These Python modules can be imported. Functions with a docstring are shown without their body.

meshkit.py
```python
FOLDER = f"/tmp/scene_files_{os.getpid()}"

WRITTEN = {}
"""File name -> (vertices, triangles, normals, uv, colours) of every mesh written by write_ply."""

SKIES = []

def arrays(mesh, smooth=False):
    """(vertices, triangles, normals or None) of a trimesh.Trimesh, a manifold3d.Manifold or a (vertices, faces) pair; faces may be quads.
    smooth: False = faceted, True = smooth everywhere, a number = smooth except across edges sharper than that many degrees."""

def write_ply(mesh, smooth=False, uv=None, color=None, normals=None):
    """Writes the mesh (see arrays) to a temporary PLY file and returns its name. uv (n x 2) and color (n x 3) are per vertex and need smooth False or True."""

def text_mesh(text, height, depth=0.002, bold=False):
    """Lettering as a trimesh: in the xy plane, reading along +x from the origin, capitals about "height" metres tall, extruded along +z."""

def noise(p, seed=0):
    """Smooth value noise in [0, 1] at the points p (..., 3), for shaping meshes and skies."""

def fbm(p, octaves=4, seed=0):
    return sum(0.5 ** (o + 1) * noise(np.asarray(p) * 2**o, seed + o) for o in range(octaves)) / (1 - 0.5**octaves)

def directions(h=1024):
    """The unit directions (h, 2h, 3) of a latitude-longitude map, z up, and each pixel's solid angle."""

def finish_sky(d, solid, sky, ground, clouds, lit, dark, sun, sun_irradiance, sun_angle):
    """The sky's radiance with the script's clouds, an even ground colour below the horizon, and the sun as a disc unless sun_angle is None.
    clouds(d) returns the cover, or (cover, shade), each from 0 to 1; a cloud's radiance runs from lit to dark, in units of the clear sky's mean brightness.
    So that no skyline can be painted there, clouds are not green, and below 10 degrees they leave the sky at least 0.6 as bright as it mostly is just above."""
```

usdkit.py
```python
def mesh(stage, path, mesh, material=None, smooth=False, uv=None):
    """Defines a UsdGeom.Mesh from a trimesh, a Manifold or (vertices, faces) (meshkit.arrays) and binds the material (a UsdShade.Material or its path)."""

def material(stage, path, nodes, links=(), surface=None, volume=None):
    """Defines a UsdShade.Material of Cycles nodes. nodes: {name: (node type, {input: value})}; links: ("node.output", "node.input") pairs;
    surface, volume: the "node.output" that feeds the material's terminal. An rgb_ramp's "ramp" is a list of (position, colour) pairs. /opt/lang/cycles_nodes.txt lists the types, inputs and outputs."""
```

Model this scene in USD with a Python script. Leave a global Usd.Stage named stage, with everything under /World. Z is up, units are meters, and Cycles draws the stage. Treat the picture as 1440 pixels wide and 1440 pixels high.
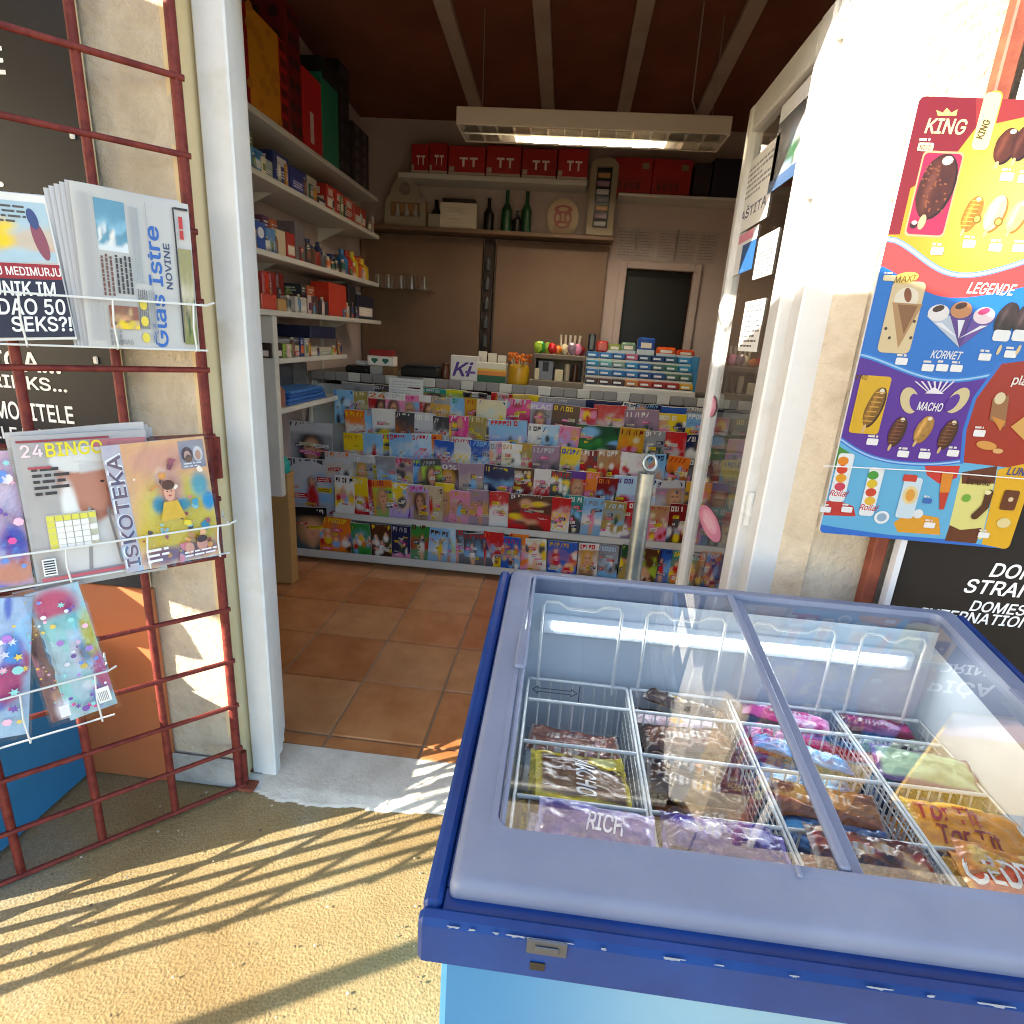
import math, random
import numpy as np, trimesh, meshkit, usdkit
from pxr import Usd, UsdGeom, UsdLux, UsdShade, Gf, Sdf, Vt
from shapely.geometry import Polygon, Point, box as sbox
from shapely import affinity

stage = Usd.Stage.CreateInMemory()
UsdGeom.SetStageUpAxis(stage, 'Z'); UsdGeom.SetStageMetersPerUnit(stage, 1.0)
UsdGeom.Xform.Define(stage, '/World'); UsdGeom.Scope.Define(stage, '/World/Looks')
rng = np.random.default_rng(7); random.seed(7)

# ---------------------------------------------------------------- camera
EXPOSURE = 2.2
EYE = np.array([0, 0, 1.55])
def _rv(v):
    a = np.linalg.norm(v); k = np.array(v, float) / a
    K = np.array([[0, -k[2], k[1]], [k[2], 0, -k[0]], [-k[1], k[0], 0]])
    return np.eye(3) + math.sin(a) * K + (1 - math.cos(a)) * K @ K
CM = _rv([0, 0, .06621]) @ _rv([.29536, 0, 0]) @ _rv([0, .07778, 0]) @ np.array([[1, 0, 0], [0, 0, -1], [0, 1, 0]], float)
FOC = 811.0                                            # focal length in pixels of the 1440 px photograph
cam = UsdGeom.Camera.Define(stage, '/World/camera')
right, up, back = CM[0], -CM[1], -CM[2]
cam.AddTransformOp().Set(Gf.Matrix4d(*right, 0, *up, 0, *back, 0, *EYE, 1))
cam.CreateHorizontalApertureAttr(36.0); cam.CreateVerticalApertureAttr(36.0)
cam.CreateFocalLengthAttr(36.0 * FOC / 1440); cam.CreateClippingRangeAttr(Gf.Vec2f(.05, 500))
cam.CreateExposureAttr(EXPOSURE)

# ---------------------------------------------------------------- sky and sun
SUN_AZ, SUN_EL = math.radians(28.3), math.radians(23)     # direction in which the sunlight travels, from +X towards +Y
travel = np.array([math.cos(SUN_AZ) * math.cos(SUN_EL), math.sin(SUN_AZ) * math.cos(SUN_EL), -math.sin(SUN_EL)])
dome = UsdLux.DomeLight.Define(stage, '/World/sky')
dome.GetPrim().SetCustomDataByKey('kind', 'structure'); dome.GetPrim().SetCustomDataByKey('label', 'clear daylight sky')
sky = usdkit.material(stage, '/World/Looks/sky', {
    's': ('sky_texture', {'sky_type': 'single_scattering', 'sun_disc': False, 'sun_elevation': SUN_EL, 'sun_rotation': math.atan2(-travel[0], -travel[1])}),
    'b': ('background_shader', {'strength': .12})}, [('s.color', 'b.color')], surface='b.background')
UsdShade.MaterialBindingAPI.Apply(dome.GetPrim()).Bind(sky)
sun = UsdLux.DistantLight.Define(stage, '/World/sun')
sun.CreateIntensityAttr(1.15); sun.CreateAngleAttr(.35); sun.CreateNormalizeAttr(True); sun.CreateColorAttr(Gf.Vec3f(1, .9, .74))
zc = -travel; xc = np.cross([0, 0, 1], zc); xc /= np.linalg.norm(xc); yc = np.cross(zc, xc)
sun.AddTransformOp().Set(Gf.Matrix4d(*xc, 0, *yc, 0, *zc, 0, 0, 0, 20, 1))

# ---------------------------------------------------------------- pixel -> point on a real plane
def ray(x, y):
    d = CM.T @ np.array([x - 720, y - 720, FOC]); return d / np.linalg.norm(d)
def onY(x, y, Y): r = ray(x, y); return EYE + r * (Y / r[1])
def onX(x, y, X): r = ray(x, y); return EYE + r * (X / r[0])
def onZ(x, y, Z): r = ray(x, y); return EYE + r * ((Z - EYE[2]) / r[2])
def onP(x, y, p, n): r = ray(x, y); return EYE + r * (np.dot(np.asarray(p) - EYE, n) / np.dot(r, n))
def proj(p):
    q = CM @ (np.asarray(p, float) - EYE); return 720 + FOC * q[0] / q[2], 720 + FOC * q[1] / q[2]
def solve(px, f, a, b):
    for _ in range(40):
        m = (a + b) / 2
        if (proj(f(m))[0] < px) == (proj(f(b))[0] > proj(f(a))[0]): a = m
        else: b = m
    return (a + b) / 2
def Xat(px, Y, z): return solve(px, lambda t: (t, Y, z), -3, 3)
def Yat(px, X, z): return solve(px, lambda t: (X, t, z), 1.2, 9)

# ---------------------------------------------------------------- colours and materials
def C(h):
    if not isinstance(h, str): return np.array(h, float)
    h = NAMED.get(h, h)
    v = np.array([int(h[i:i + 2], 16) for i in (0, 2, 4)]) / 255.
    return np.where(v < .04045, v / 12.92, ((v + .055) / 1.055) ** 2.4)
NAMED = dict(white='e6e4de', cream='ddd3ad', black='141316', grey='8d8f94', lgrey='c3c4c8', dgrey='45464b', red='c4161c', dred='7c1218', crimson='a81440',
    pink='e38ab0', hotpink='d8338a', lilac='b7a3d6', purple='5d2a91', navy='16224f', blue='1f58b4', sky='7db7e2', lblue='b9d6ea', cyan='29a3cf', teal='1d8f86',
    green='2d8a35', lime='a3c437', dgreen='134a2b', yellow='edcb1c', gold='cf9c22', orange='e27a1d', brown='4f2b18', choc='3b1d10', tan='b58a5a', beige='cdb795',
    skin='d7a07c', peach='e8b896', khaki='a5924a', mauve='9a7d93', maroon='5a1420', sand='c9a972', silver='b7bbc0')
def M(name, col=(.5, .5, .5), rough=.5, **kw):
    p = {'base_color': tuple(C(col)), 'roughness': rough}; p.update(kw)
    return usdkit.material(stage, f'/World/Looks/{name}', {'p': ('principled_bsdf', p)}, surface='p.BSDF')
def noisy(name, c1, c2, scale=8, rough=.6, bump=.0, bscale=60, dist=.01, c3=None, lo=.35, hi=.65, spec=.4, detail=6, metallic=0.):
    """two or three tones mixed by noise at two scales, with a fine bump"""
    ramp = [(0, tuple(C(c1))), (lo, tuple(C(c1))), (hi, tuple(C(c2)))] + ([(.8, tuple(C(c3)))] if c3 is not None else [])
    nodes = {'t': ('texture_coordinate', {}), 'n': ('noise_texture', {'scale': scale, 'detail': detail, 'roughness': .62}), 'r': ('rgb_ramp', {'ramp': ramp}),
             'p': ('principled_bsdf', {'roughness': rough, 'specular_ior_level': spec, 'metallic': metallic})}
    links = [('t.object', 'n.vector'), ('n.fac', 'r.fac'), ('r.color', 'p.base_color')]
    if bump:
        nodes['n2'] = ('noise_texture', {'scale': bscale, 'detail': 5, 'roughness': .6}); nodes['b'] = ('bump', {'strength': bump, 'distance': dist})
        links += [('t.object', 'n2.vector'), ('n2.fac', 'b.height'), ('b.normal', 'p.normal')]
    return usdkit.material(stage, f'/World/Looks/{name}', nodes, links, surface='p.BSDF')
def printed(name, rough, coat=0., bump=0., bscale=40, spec=.5):
    nodes = {'a': ('attribute', {'attribute': 'Cd'}), 'p': ('principled_bsdf', {'roughness': rough, 'coat_weight': coat, 'coat_roughness': .12, 'specular_ior_level': spec})}
    links = [('a.color', 'p.base_color')]
    if bump:
        nodes.update(t=('texture_coordinate', {}), n=('noise_texture', {'scale': bscale, 'detail': 3}), b=('bump', {'strength': bump, 'distance': .01}))
        links += [('t.object', 'n.vector'), ('n.fac', 'b.height'), ('b.normal', 'p.normal')]
    return usdkit.material(stage, f'/World/Looks/{name}', nodes, links, surface='p.BSDF')
def pane(name, tint, base=.04, rough=.0, haze=0.):
    n = {'l': ('layer_weight', {'blend': .5}), 'w': ('math', {'math_type': 'power', 'value2': 4.0}), 'm': ('math', {'math_type': 'multiply_add', 'value2': .9, 'value3': base}),
         't': ('transparent_bsdf', {'color': tint}), 'g': ('glossy_bsdf', {'color': (.95, .95, .95), 'roughness': rough}), 'x': ('mix_closure', {})}
    return usdkit.material(stage, f'/World/Looks/{name}', n, [('l.facing', 'w.value1'), ('w.value', 'm.value1'), ('m.value', 'x.fac'), ('t.BSDF', 'x.closure1'), ('g.BSDF', 'x.closure2')], surface='x.closure')
def glow(name, col, strength):
    return usdkit.material(stage, f'/World/Looks/{name}', {'e': ('emission', {'color': col, 'strength': strength})}, surface='e.emission')

m_paper = printed('paper_print', .55); m_cover = printed('cover_print', .32); m_wrap = printed('wrapped_print', .3, .7, .35, 45)
m_foil = printed('foil_print', .2, .6, .5, 55); m_card = printed('card_print', .5); m_plastic = printed('plastic_print', .3)
m_sign = printed('sign_print', .28)
m_ground = usdkit.material(stage, '/World/Looks/ground_concrete', {
    't': ('texture_coordinate', {}), 'n': ('noise_texture', {'scale': 1.5, 'detail': 9, 'roughness': .65}), 'r': ('rgb_ramp', {'ramp': [(0, tuple(C('826a3f'))), (.38, tuple(C('8c7650'))), (.52, tuple(C('96845f'))), (.62, tuple(C('978d73'))), (.75, tuple(C('8a8376')))]}),
    'v': ('voronoi_texture', {'scale': 130, 'randomness': 1.}), 'vr': ('rgb_ramp', {'ramp': [(0, (.72, .72, .72)), (.25, (.95, .95, .95)), (.6, (1.08, 1.08, 1.08)), (1, (1.2, 1.2, 1.2))]}),
    'g': ('noise_texture', {'scale': 150, 'detail': 4, 'roughness': .7}), 'gr': ('rgb_ramp', {'ramp': [(0, (.6, .58, .55)), (.42, (.85, .85, .85)), (.58, (1.1, 1.1, 1.1)), (1, (1.3, 1.3, 1.3))]}),
    'm': ('mix', {'mix_type': 'multiply', 'fac': .75}), 'm2': ('mix', {'mix_type': 'multiply', 'fac': .8}), 'h': ('math', {'math_type': 'multiply_add', 'value2': .6}), 'b': ('bump', {'strength': .4, 'distance': .007}), 'p': ('principled_bsdf', {'roughness': .92, 'specular_ior_level': .15})},
    [('t.object', 'n.vector'), ('n.fac', 'r.fac'), ('t.object', 'v.vector'), ('v.distance', 'vr.fac'), ('t.object', 'g.vector'), ('g.fac', 'gr.fac'), ('r.color', 'm.color1'), ('vr.color', 'm.color2'), ('m.color', 'm2.color1'), ('gr.color', 'm2.color2'), ('m2.color', 'p.base_color'), ('v.distance', 'h.value1'), ('g.fac', 'h.value3'), ('h.value', 'b.height'), ('b.normal', 'p.normal')], surface='p.BSDF')
m_floor_under = M('grout', '8a7a68', .9)
m_tile = [noisy(f'terracotta_{i}', a, b, 5, .26, .1, 25, .01, spec=.5) for i, (a, b) in enumerate([('a0653a', 'b88152'), ('a66c40', 'bb8658'), ('9c6036', 'b27a4c'), ('a8764c', 'b98b60')])]
m_thresh = noisy('threshold_concrete', 'c2bcb0', 'dcd7cd', 7, .85, .5, 60, .01, c3='a0988a')
m_plaster = noisy('facade_plaster', 'b8ab96', 'c6baa6', 6, .92, .7, 38, .014, c3='a39278', spec=.15, lo=.36, hi=.52)
m_plaster2 = noisy('reveal_plaster', 'd0b98c', 'd8c6a0', 3, .85, .25, 50, .006, spec=.2)
m_plinth = noisy('plinth_concrete', '8f8d88', 'b3b0aa', 9, .9, .5, 60, .01)
m_inwall = noisy('inner_wall', 'b3a39e', 'bfaea8', 1.5, .85, .1, 40, .004, spec=.2)
m_ceiling = noisy('ceiling_boards', '6e3f30', '7e4b39', 2.5, .8, .15, 30, .005, spec=.2)
m_beam = noisy('ceiling_batten', 'a08e82', 'b09e91', 4, .8, spec=.2)
m_backpanel = noisy('back_panels', '6e5543', '7c614c', 1.2, .55, spec=.4)
m_darkwood = noisy('dark_wood', '2b1c15', '3a281d', 6, .6)
m_upvc = noisy('white_upvc', 'cfcecb', 'd8d8d6', 5, .38, .04, 40, .002, c3='c2bcae', spec=.45, lo=.3, hi=.55)
m_shelf = noisy('white_shelf', 'c8c6bd', 'd2d0c8', 3, .45)
m_redmetal = noisy('red_painted_iron', '5c1814', '742a20', 30, .62, .5, 90, .004, c3='3f1a12', spec=.4, lo=.4, hi=.56)
m_rust = noisy('brown_iron', '6d3324', '84452f', 20, .6, .4, 80, .004)
m_wire = M('white_wire', 'd8d8d4', .35); m_galv = noisy('galvanised_steel', '8f9391', 'b3b6b2', 14, .34, .1, 60, .003, metallic=.85)
m_blackbox = M('black_plastic', '161618', .4); m_bluebox = noisy('blue_laminate', '2a6f9e', '3079a8', 1.5, .5, spec=.4)
m_orange = noisy('orange_board', 'b66a3e', 'c0744a', 1.4, .6, spec=.3); m_board = noisy('black_board', '0e0e13', '131318', 2, .45, spec=.3)
m_boardedge = M('white_edge', 'c9cbd0', .5)
m_frblue = noisy('blue_rim', '032a66', '08387c', 6, .38, .06, 30, .003, c3='1a4a8a', spec=.35); m_lid = noisy('grey_lid', '6e768c', '798196', 5, .45, .06, 60, .002, c3='8d909a', spec=.45)
m_liner = noisy('white_liner', 'c9d0d6', 'd5dbe0', 3, .35); m_scuff = M('bare_scuff', '7d889c', .6)
m_glass = pane('lid_glass', (.92, .95, .95), .10); m_doorglass = pane('door_glass', (.8, .83, .83), .13); m_clear = pane('clear_plastic', (.9, .93, .95), .06, .05)
m_lampwhite = noisy('lamp_housing', 'cfc4b8', 'd8cec2', 2, .5); m_mirror = M('louvre_mirror', (.75, .75, .72), .18, metallic=1.0)
m_tube = glow('lit_tube', (1, .85, .62), 60.); m_led = glow('led_strip', (.92, .97, 1.), 15.)
m_card_board = noisy('cardboard', 'a8834e', 'b8935c', 3, .8); m_cable = M('pale_cable', '9b8f86', .6)
m_canvas = noisy('parasol_canvas', 'c9bfa6', 'd3cab4', 2, .9); m_glassware = pane('glassware', (.9, .92, .92), .12, .03)

# ---------------------------------------------------------------- mesh helpers
class MB:
    """collects coloured triangles in world coordinates for ONE mesh"""
    def __init__(s): s.v, s.f, s.c, s.n = [], [], [], 0
    def add(s, v, f, c=(.5, .5, .5)):
        v = np.asarray(v, float).reshape(-1, 3); f = np.asarray(f, int)
        if f.shape[1] == 4: f = np.vstack([f[:, [0, 1, 2]], f[:, [0, 2, 3]]])
        c = C(c) if not (isinstance(c, np.ndarray) and c.ndim == 2) else c
        s.v.append(v); s.f.append(f + s.n); s.c.append(np.broadcast_to(c, v.shape)); s.n += len(v); return s
    def mesh(s, m, c=(.5, .5, .5)): return s.add(m.vertices, m.faces, c)
    def quad(s, a, b, c_, d, c=(.5, .5, .5)): return s.add([a, b, c_, d], [[0, 1, 2, 3]], c)
    def box(s, lo, hi, c=(.5, .5, .5), ch=0.):
        lo, hi = np.minimum(lo, hi), np.maximum(lo, hi)
        return s.obox((lo + hi) / 2, np.eye(3), (hi - lo) / 2, c, ch)
    def obox(s, ctr, ax, half, c=(.5, .5, .5), ch=0.):
        """box with axes = rows of ax; ch chamfers the edges"""
        half = np.asarray(half, float); ax = np.asarray(ax, float)
        sg = np.array([[x, y, z] for x in (-1, 1) for y in (-1, 1) for z in (-1, 1)], float)
        if ch:
            ch = min(ch, half.min() * .9); P = np.vstack([sg * (half - np.array(e) * ch) for e in ((0, 1, 1), (1, 0, 1), (1, 1, 0))])
            h = trimesh.convex.convex_hull(P); v, f = h.vertices, h.faces
        else:
            v = sg * half; f = np.array([[0, 1, 3, 2], [4, 6, 7, 5], [0, 4, 5, 1], [2, 3, 7, 6], [0, 2, 6, 4], [1, 5, 7, 3]])
            v = v[f].reshape(-1, 3); f = np.arange(24).reshape(6, 4)
        return s.add(v @ ax + np.asarray(ctr), f, c)
    def tube(s, pts, r, n=8, c=(.5, .5, .5), cap=True):
        pts = np.asarray(pts, float); r = np.broadcast_to(r, len(pts)); R = []
        t = np.gradient(pts, axis=0); t /= np.linalg.norm(t, axis=1, keepdims=True) + 1e-12
        u = np.cross(t[0], [0, 0, 1.]); u = np.cross(t[0], [1., 0, 0]) if np.linalg.norm(u) < .1 else u
        for k in range(len(pts)):
            u = u - t[k] * (u @ t[k]); u /= np.linalg.norm(u); w = np.cross(t[k], u)
            a = np.arange(n) * 2 * np.pi / n; R.append(pts[k] + r[k] * (np.cos(a)[:, None] * u + np.sin(a)[:, None] * w))
        v = np.vstack(R); f = [[k * n + i, k * n + (i + 1) % n, (k + 1) * n + (i + 1) % n, (k + 1) * n + i] for k in range(len(pts) - 1) for i in range(n)]
        s.add(v, f, c)
        if cap:
            for ring, o in ((R[0], 1), (R[-1], 0)):
                s.add(ring, [[0, i + 1, i] if o else [0, i, i + 1] for i in range(1, n - 1)], c)
        return s
    def lathe(s, ctr, prof, n=14, c=(.5, .5, .5)):
        """prof: (radius, height[, colour]) from bottom to top"""
        a = np.arange(n) * 2 * np.pi / n; ctr = np.asarray(ctr, float)
        v = np.vstack([ctr + np.stack([p[0] * np.cos(a), p[0] * np.sin(a), np.full(n, p[1])], 1) for p in prof])
        cc = np.vstack([np.tile(C(p[2] if len(p) > 2 else c), (n, 1)) for p in prof])
        f = [[k * n + i, k * n + (i + 1) % n, (k + 1) * n + (i + 1) % n, (k + 1) * n + i] for k in range(len(prof) - 1) for i in range(n)]
        return s.add(v, f, cc)
    def grid(s, P, col=None):
        """P: (a, b, 3) points, col: (a, b, 3)"""
        a, b = P.shape[:2]; i = np.arange(a * b).reshape(a, b)
        f = np.stack([i[:-1, :-1], i[:-1, 1:], i[1:, 1:], i[1:, :-1]], -1).reshape(-1, 4)
        return s.add(P.reshape(-1, 3), f, np.array(col, float).reshape(-1, 3) if col is not None and np.ndim(col) == 3 else (.5, .5, .5) if col is None else col)
names = {}
def numbered(parent, name):
    k = (str(parent), name); i = names.get(k, -1) + 1; names[k] = i
    return f'{parent}/{name}' if i == 0 else f'{parent}/{name}_{i:03d}'
def tag(p, label=None, cat=None, group=None, kind=None):
    p = p.GetPrim()
    for k, v in (('label', label), ('category', cat), ('group', group), ('kind', kind)):
        if v: p.SetCustomDataByKey(k, v)
    return p
bases = {}
def obj(name, mb, mat, parent=None, label=None, cat=None, group=None, kind=None, smooth=False):
    path = numbered(parent.GetPath() if parent else '/World', name)
    v, f, c = np.vstack(mb.v), np.vstack(mb.f), np.vstack(mb.c)
    if parent is not None: b = bases[str(parent.GetPath())]
    else: b = np.array([(v[:, 0].min() + v[:, 0].max()) / 2, (v[:, 1].min() + v[:, 1].max()) / 2, v[:, 2].min()])
    nn = None
    if smooth and smooth is not True:
        m = trimesh.Trimesh(v, f, process=False); m.merge_vertices()
        a = meshkit.arrays(m, smooth); v, f, nn = a; c = np.broadcast_to(c[0], v.shape)
    elif smooth: v, f, nn = meshkit.arrays((v, f), True)
    g = UsdGeom.Mesh.Define(stage, path)
    g.CreatePointsAttr(Vt.Vec3fArray.FromNumpy((v - b).astype(np.float32)))
    g.CreateFaceVertexCountsAttr(Vt.IntArray.FromNumpy(np.full(len(f), 3, np.int32))); g.CreateFaceVertexIndicesAttr(Vt.IntArray.FromNumpy(f.astype(np.int32).ravel()))
    g.CreateSubdivisionSchemeAttr('none'); g.CreateDoubleSidedAttr(True)
    if nn is not None: g.CreateNormalsAttr(Vt.Vec3fArray.FromNumpy(nn.astype(np.float32))); g.SetNormalsInterpolation('vertex')
    UsdGeom.PrimvarsAPI(g).CreatePrimvar('Cd', Sdf.ValueTypeNames.Color3fArray, 'vertex').Set(Vt.Vec3fArray.FromNumpy(np.ascontiguousarray(c, np.float32)))
    UsdShade.MaterialBindingAPI.Apply(g.GetPrim()).Bind(mat)
    if parent is None: g.AddTranslateOp().Set(Gf.Vec3d(*map(float, b)))
    bases[path] = b
    return tag(g, label, cat, group, kind)
def thing(name, base, label=None, cat=None, group=None, kind=None):
    path = numbered('/World', name); x = UsdGeom.Xform.Define(stage, path); b = np.asarray(base, float); x.AddTranslateOp().Set(Gf.Vec3d(*map(float, b))); bases[path] = b
    return tag(x, label, cat, group, kind)
_tx = {}
def text2d(t):
    if t not in _tx:
        m = meshkit.text_mesh(t, 1.0, .01, bold=True); top = m.face_normals[:, 2] > .9
        f = m.faces[top]; u, inv = np.unique(f, return_inverse=True); _tx[t] = (m.vertices[u][:, :2], inv.reshape(-1, 3))
    return _tx[t]
class Canvas:
    """flat print on a plane: O origin, U and V unit axes, N outward; every layer lies a little above the last"""
    def __init__(s, O, U, V, N, mb=None, dz=.00008):
        s.O, s.U, s.V, s.N = (np.asarray(a, float) for a in (O, U, V, N)); s.mb = mb or MB(); s.z = .0002; s.dz = dz
    def map(s, p): p = np.asarray(p, float); s.z += 0; return s.O + p[:, :1] * s.U + p[:, 1:2] * s.V + s.N * s.z
    def poly(s, pts, c):
        s.z += s.dz; g = pts if hasattr(pts, 'geoms') or hasattr(pts, 'exterior') else Polygon(pts)
        if not g.is_valid: g = g.buffer(0)
        for q in getattr(g, 'geoms', [g]):
            if q.is_empty or q.area < 1e-9: continue
            v, f = trimesh.creation.triangulate_polygon(q, engine='earcut')
            s.mb.add(s.map(v), f, c)
        return s
    def rect(s, x0, y0, x1, y1, c, r=0.):
        if r: return s.poly(sbox(min(x0, x1) + r, min(y0, y1) + r, max(x0, x1) - r, max(y0, y1) - r).buffer(r, quad_segs=4), c)
        s.z += s.dz; s.mb.add(s.map([(x0, y0), (x1, y0), (x1, y1), (x0, y1)]), [[0, 1, 2, 3]], c); return s
    def ell(s, x, y, rx, ry, c, rot=0., n=20):
        a = np.arange(n) * 2 * np.pi / n; p = np.stack([rx * np.cos(a), ry * np.sin(a)], 1); t = math.radians(rot)
        p = p @ np.array([[math.cos(t), math.sin(t)], [-math.sin(t), math.cos(t)]]) + [x, y]
        s.z += s.dz; s.mb.add(s.map(p), [[0, i, i + 1] for i in range(1, n - 1)], c); return s
    def text(s, t, x, y, h, c, w=None, italic=0., rot=0., align='l'):
        p, f = text2d(t); p = p * h; wd = p[:, 0].max() - p[:, 0].min(); p = p - [p[:, 0].min(), 0]
        if w: p = p * [w / wd, 1]; wd = w
        if align == 'c': p = p - [wd / 2, 0]
        p = p + np.stack([p[:, 1] * italic, 0 * p[:, 1]], 1); a = math.radians(rot)
        p = p @ np.array([[math.cos(a), math.sin(a)], [-math.sin(a), math.cos(a)]]) + [x, y]
        s.z += s.dz; s.mb.add(s.map(p), f, c); return s
    def grid(s, x0, y0, x1, y1, col):
        s.z += s.dz; a, b = col.shape[:2]
        X, Y = np.meshgrid(np.linspace(x0, x1, b), np.linspace(y0, y1, a)); s.mb.grid(s.map(np.stack([X.ravel(), Y.ravel()], 1)).reshape(a, b, 3), col); return s
    def lines(s, x0, y0, x1, y1, n, c, fill=.45, r=None):
        """n lines of small print too fine to read"""
        r = r or rng; h = (y1 - y0) / n
        for i in range(n):
            x = x0; y = y1 - (i + 1) * h + h * (1 - fill) / 2; e = x1 - (r.random() * .35 * (x1 - x0) if i == n - 1 or r.random() < .3 else 0)
            while x < e - h * .3:
                w = min(h * (.6 + 1.9 * r.random()), e - x); s.rect(x, y, x + w, y + h * fill, c); s.z -= s.dz; x += w + h * .35
        s.z += s.dz; return s

# ---------------------------------------------------------------- printed pictures as vertex colours
def sm(a, b, x): t = np.clip((x - a) / (b - a), 0, 1); return t * t * (3 - 2 * t)
def picture(kind, c1, c2, nu=17, nv=24, seed=0, c3=None, asp=1.35):
    r = np.random.default_rng(seed); u, v = np.meshgrid(np.linspace(0, 1, nu), np.linspace(0, 1, nv)); c1, c2 = C(c1), C(c2); c3 = C(c3) if c3 is not None else C('white')
    n = meshkit.fbm(np.stack([u * 4, v * 4 * asp, np.full_like(u, seed * 3.1)], -1), 3, seed % 99)[..., None]
    img = c1 + (c2 - c1) * sm(.2, .8, v + (n[..., 0] - .5) * .9)[..., None]
    def lay(m, col): nonlocal img; img = img + (C(col) - img) * np.clip(m, 0, 1)[..., None]
    def el(x, y, rx, ry, col, soft=.35): lay(1 - sm(1 - soft, 1 + soft, np.hypot((u - x) / rx, (v - y) / ry)), col)
    skin = C('skin') * (.75 + .4 * r.random())
    if kind == 'face':
        x = .4 + .25 * r.random(); hair = [C('brown'), C('choc'), C('gold'), C('black'), C('tan')][r.integers(5)]
        el(x, .12, .42, .3, c2 * .6 + .1 * r.random(3)); el(x, .5, .3, .34, hair); el(x, .3, .1, .2, skin * .85); el(x + .02, .52, .17, .2, skin)
        for d in (-.07, .08): el(x + .02 + d, .56, .035, .02, '2a1a14')
        el(x + .02, .42, .055, .02, 'b0443c'); lay(sm(.78, .82, v), c1)
    elif kind == 'figure':
        x = .35 + .3 * r.random(); lay(1 - sm(.25, .35, v), c2 * .7 + .1); dress = c3
        el(x, .62, .1, .1, 'choc'); el(x, .63, .06, .07, skin); el(x, .36, .13, .22, dress); el(x - .05, .12, .045, .16, skin); el(x + .05, .12, .045, .16, skin)
    elif kind == 'blobs':
        pal = [c1, c2, c3, C('skin'), C('white'), C('yellow'), C('dgrey')]
        for k in range(16): el(r.random(), r.random() * .85, .07 + .16 * r.random(), .05 + .12 * r.random(), pal[r.integers(len(pal))])
    elif kind == 'kids':
        lay(1 - sm(.3, .45, v + .1 * np.sin(u * 9)), c2); pal = [C('yellow'), C('orange'), C('red'), C('sky'), C('white'), C('brown'), c3]
        for k in range(9):
            x, y = r.random(), .1 + .5 * r.random(); p = pal[r.integers(len(pal))]; el(x, y, .12, .11, p); el(x, y + .12, .07, .06, C('peach'))
    elif kind == 'puzzle':
        g = ((np.floor(u * 7) + np.floor(v * 9)) % 2) * ((u > .08) & (u < .92) & (v > .08) & (v < .6)); lay(g * .85, c3)
    elif kind == 'food':
        for k in range(14): el(r.random(), r.random() * .75, .1, .08, [c2, c3, C('cream'), C('brown'), C('red')][r.integers(5)])
    elif kind == 'scene':
        lay(1 - sm(.38, .46, v + .08 * np.sin(u * 7 + seed)), c2); lay((1 - sm(.12, .2, v + .05 * np.sin(u * 11))), c3)
        for k in range(5): el(r.random(), .2 + .3 * r.random(), .06, .12, [C('dgreen'), C('dgrey'), C('white'), c3][r.integers(4)])
    elif kind == 'split':
        lay(sm(.48, .52, v), c2); el(.5, .3, .3, .18, c3)
    return np.clip(img * (.9 + .2 * n), 0, 1)

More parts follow.
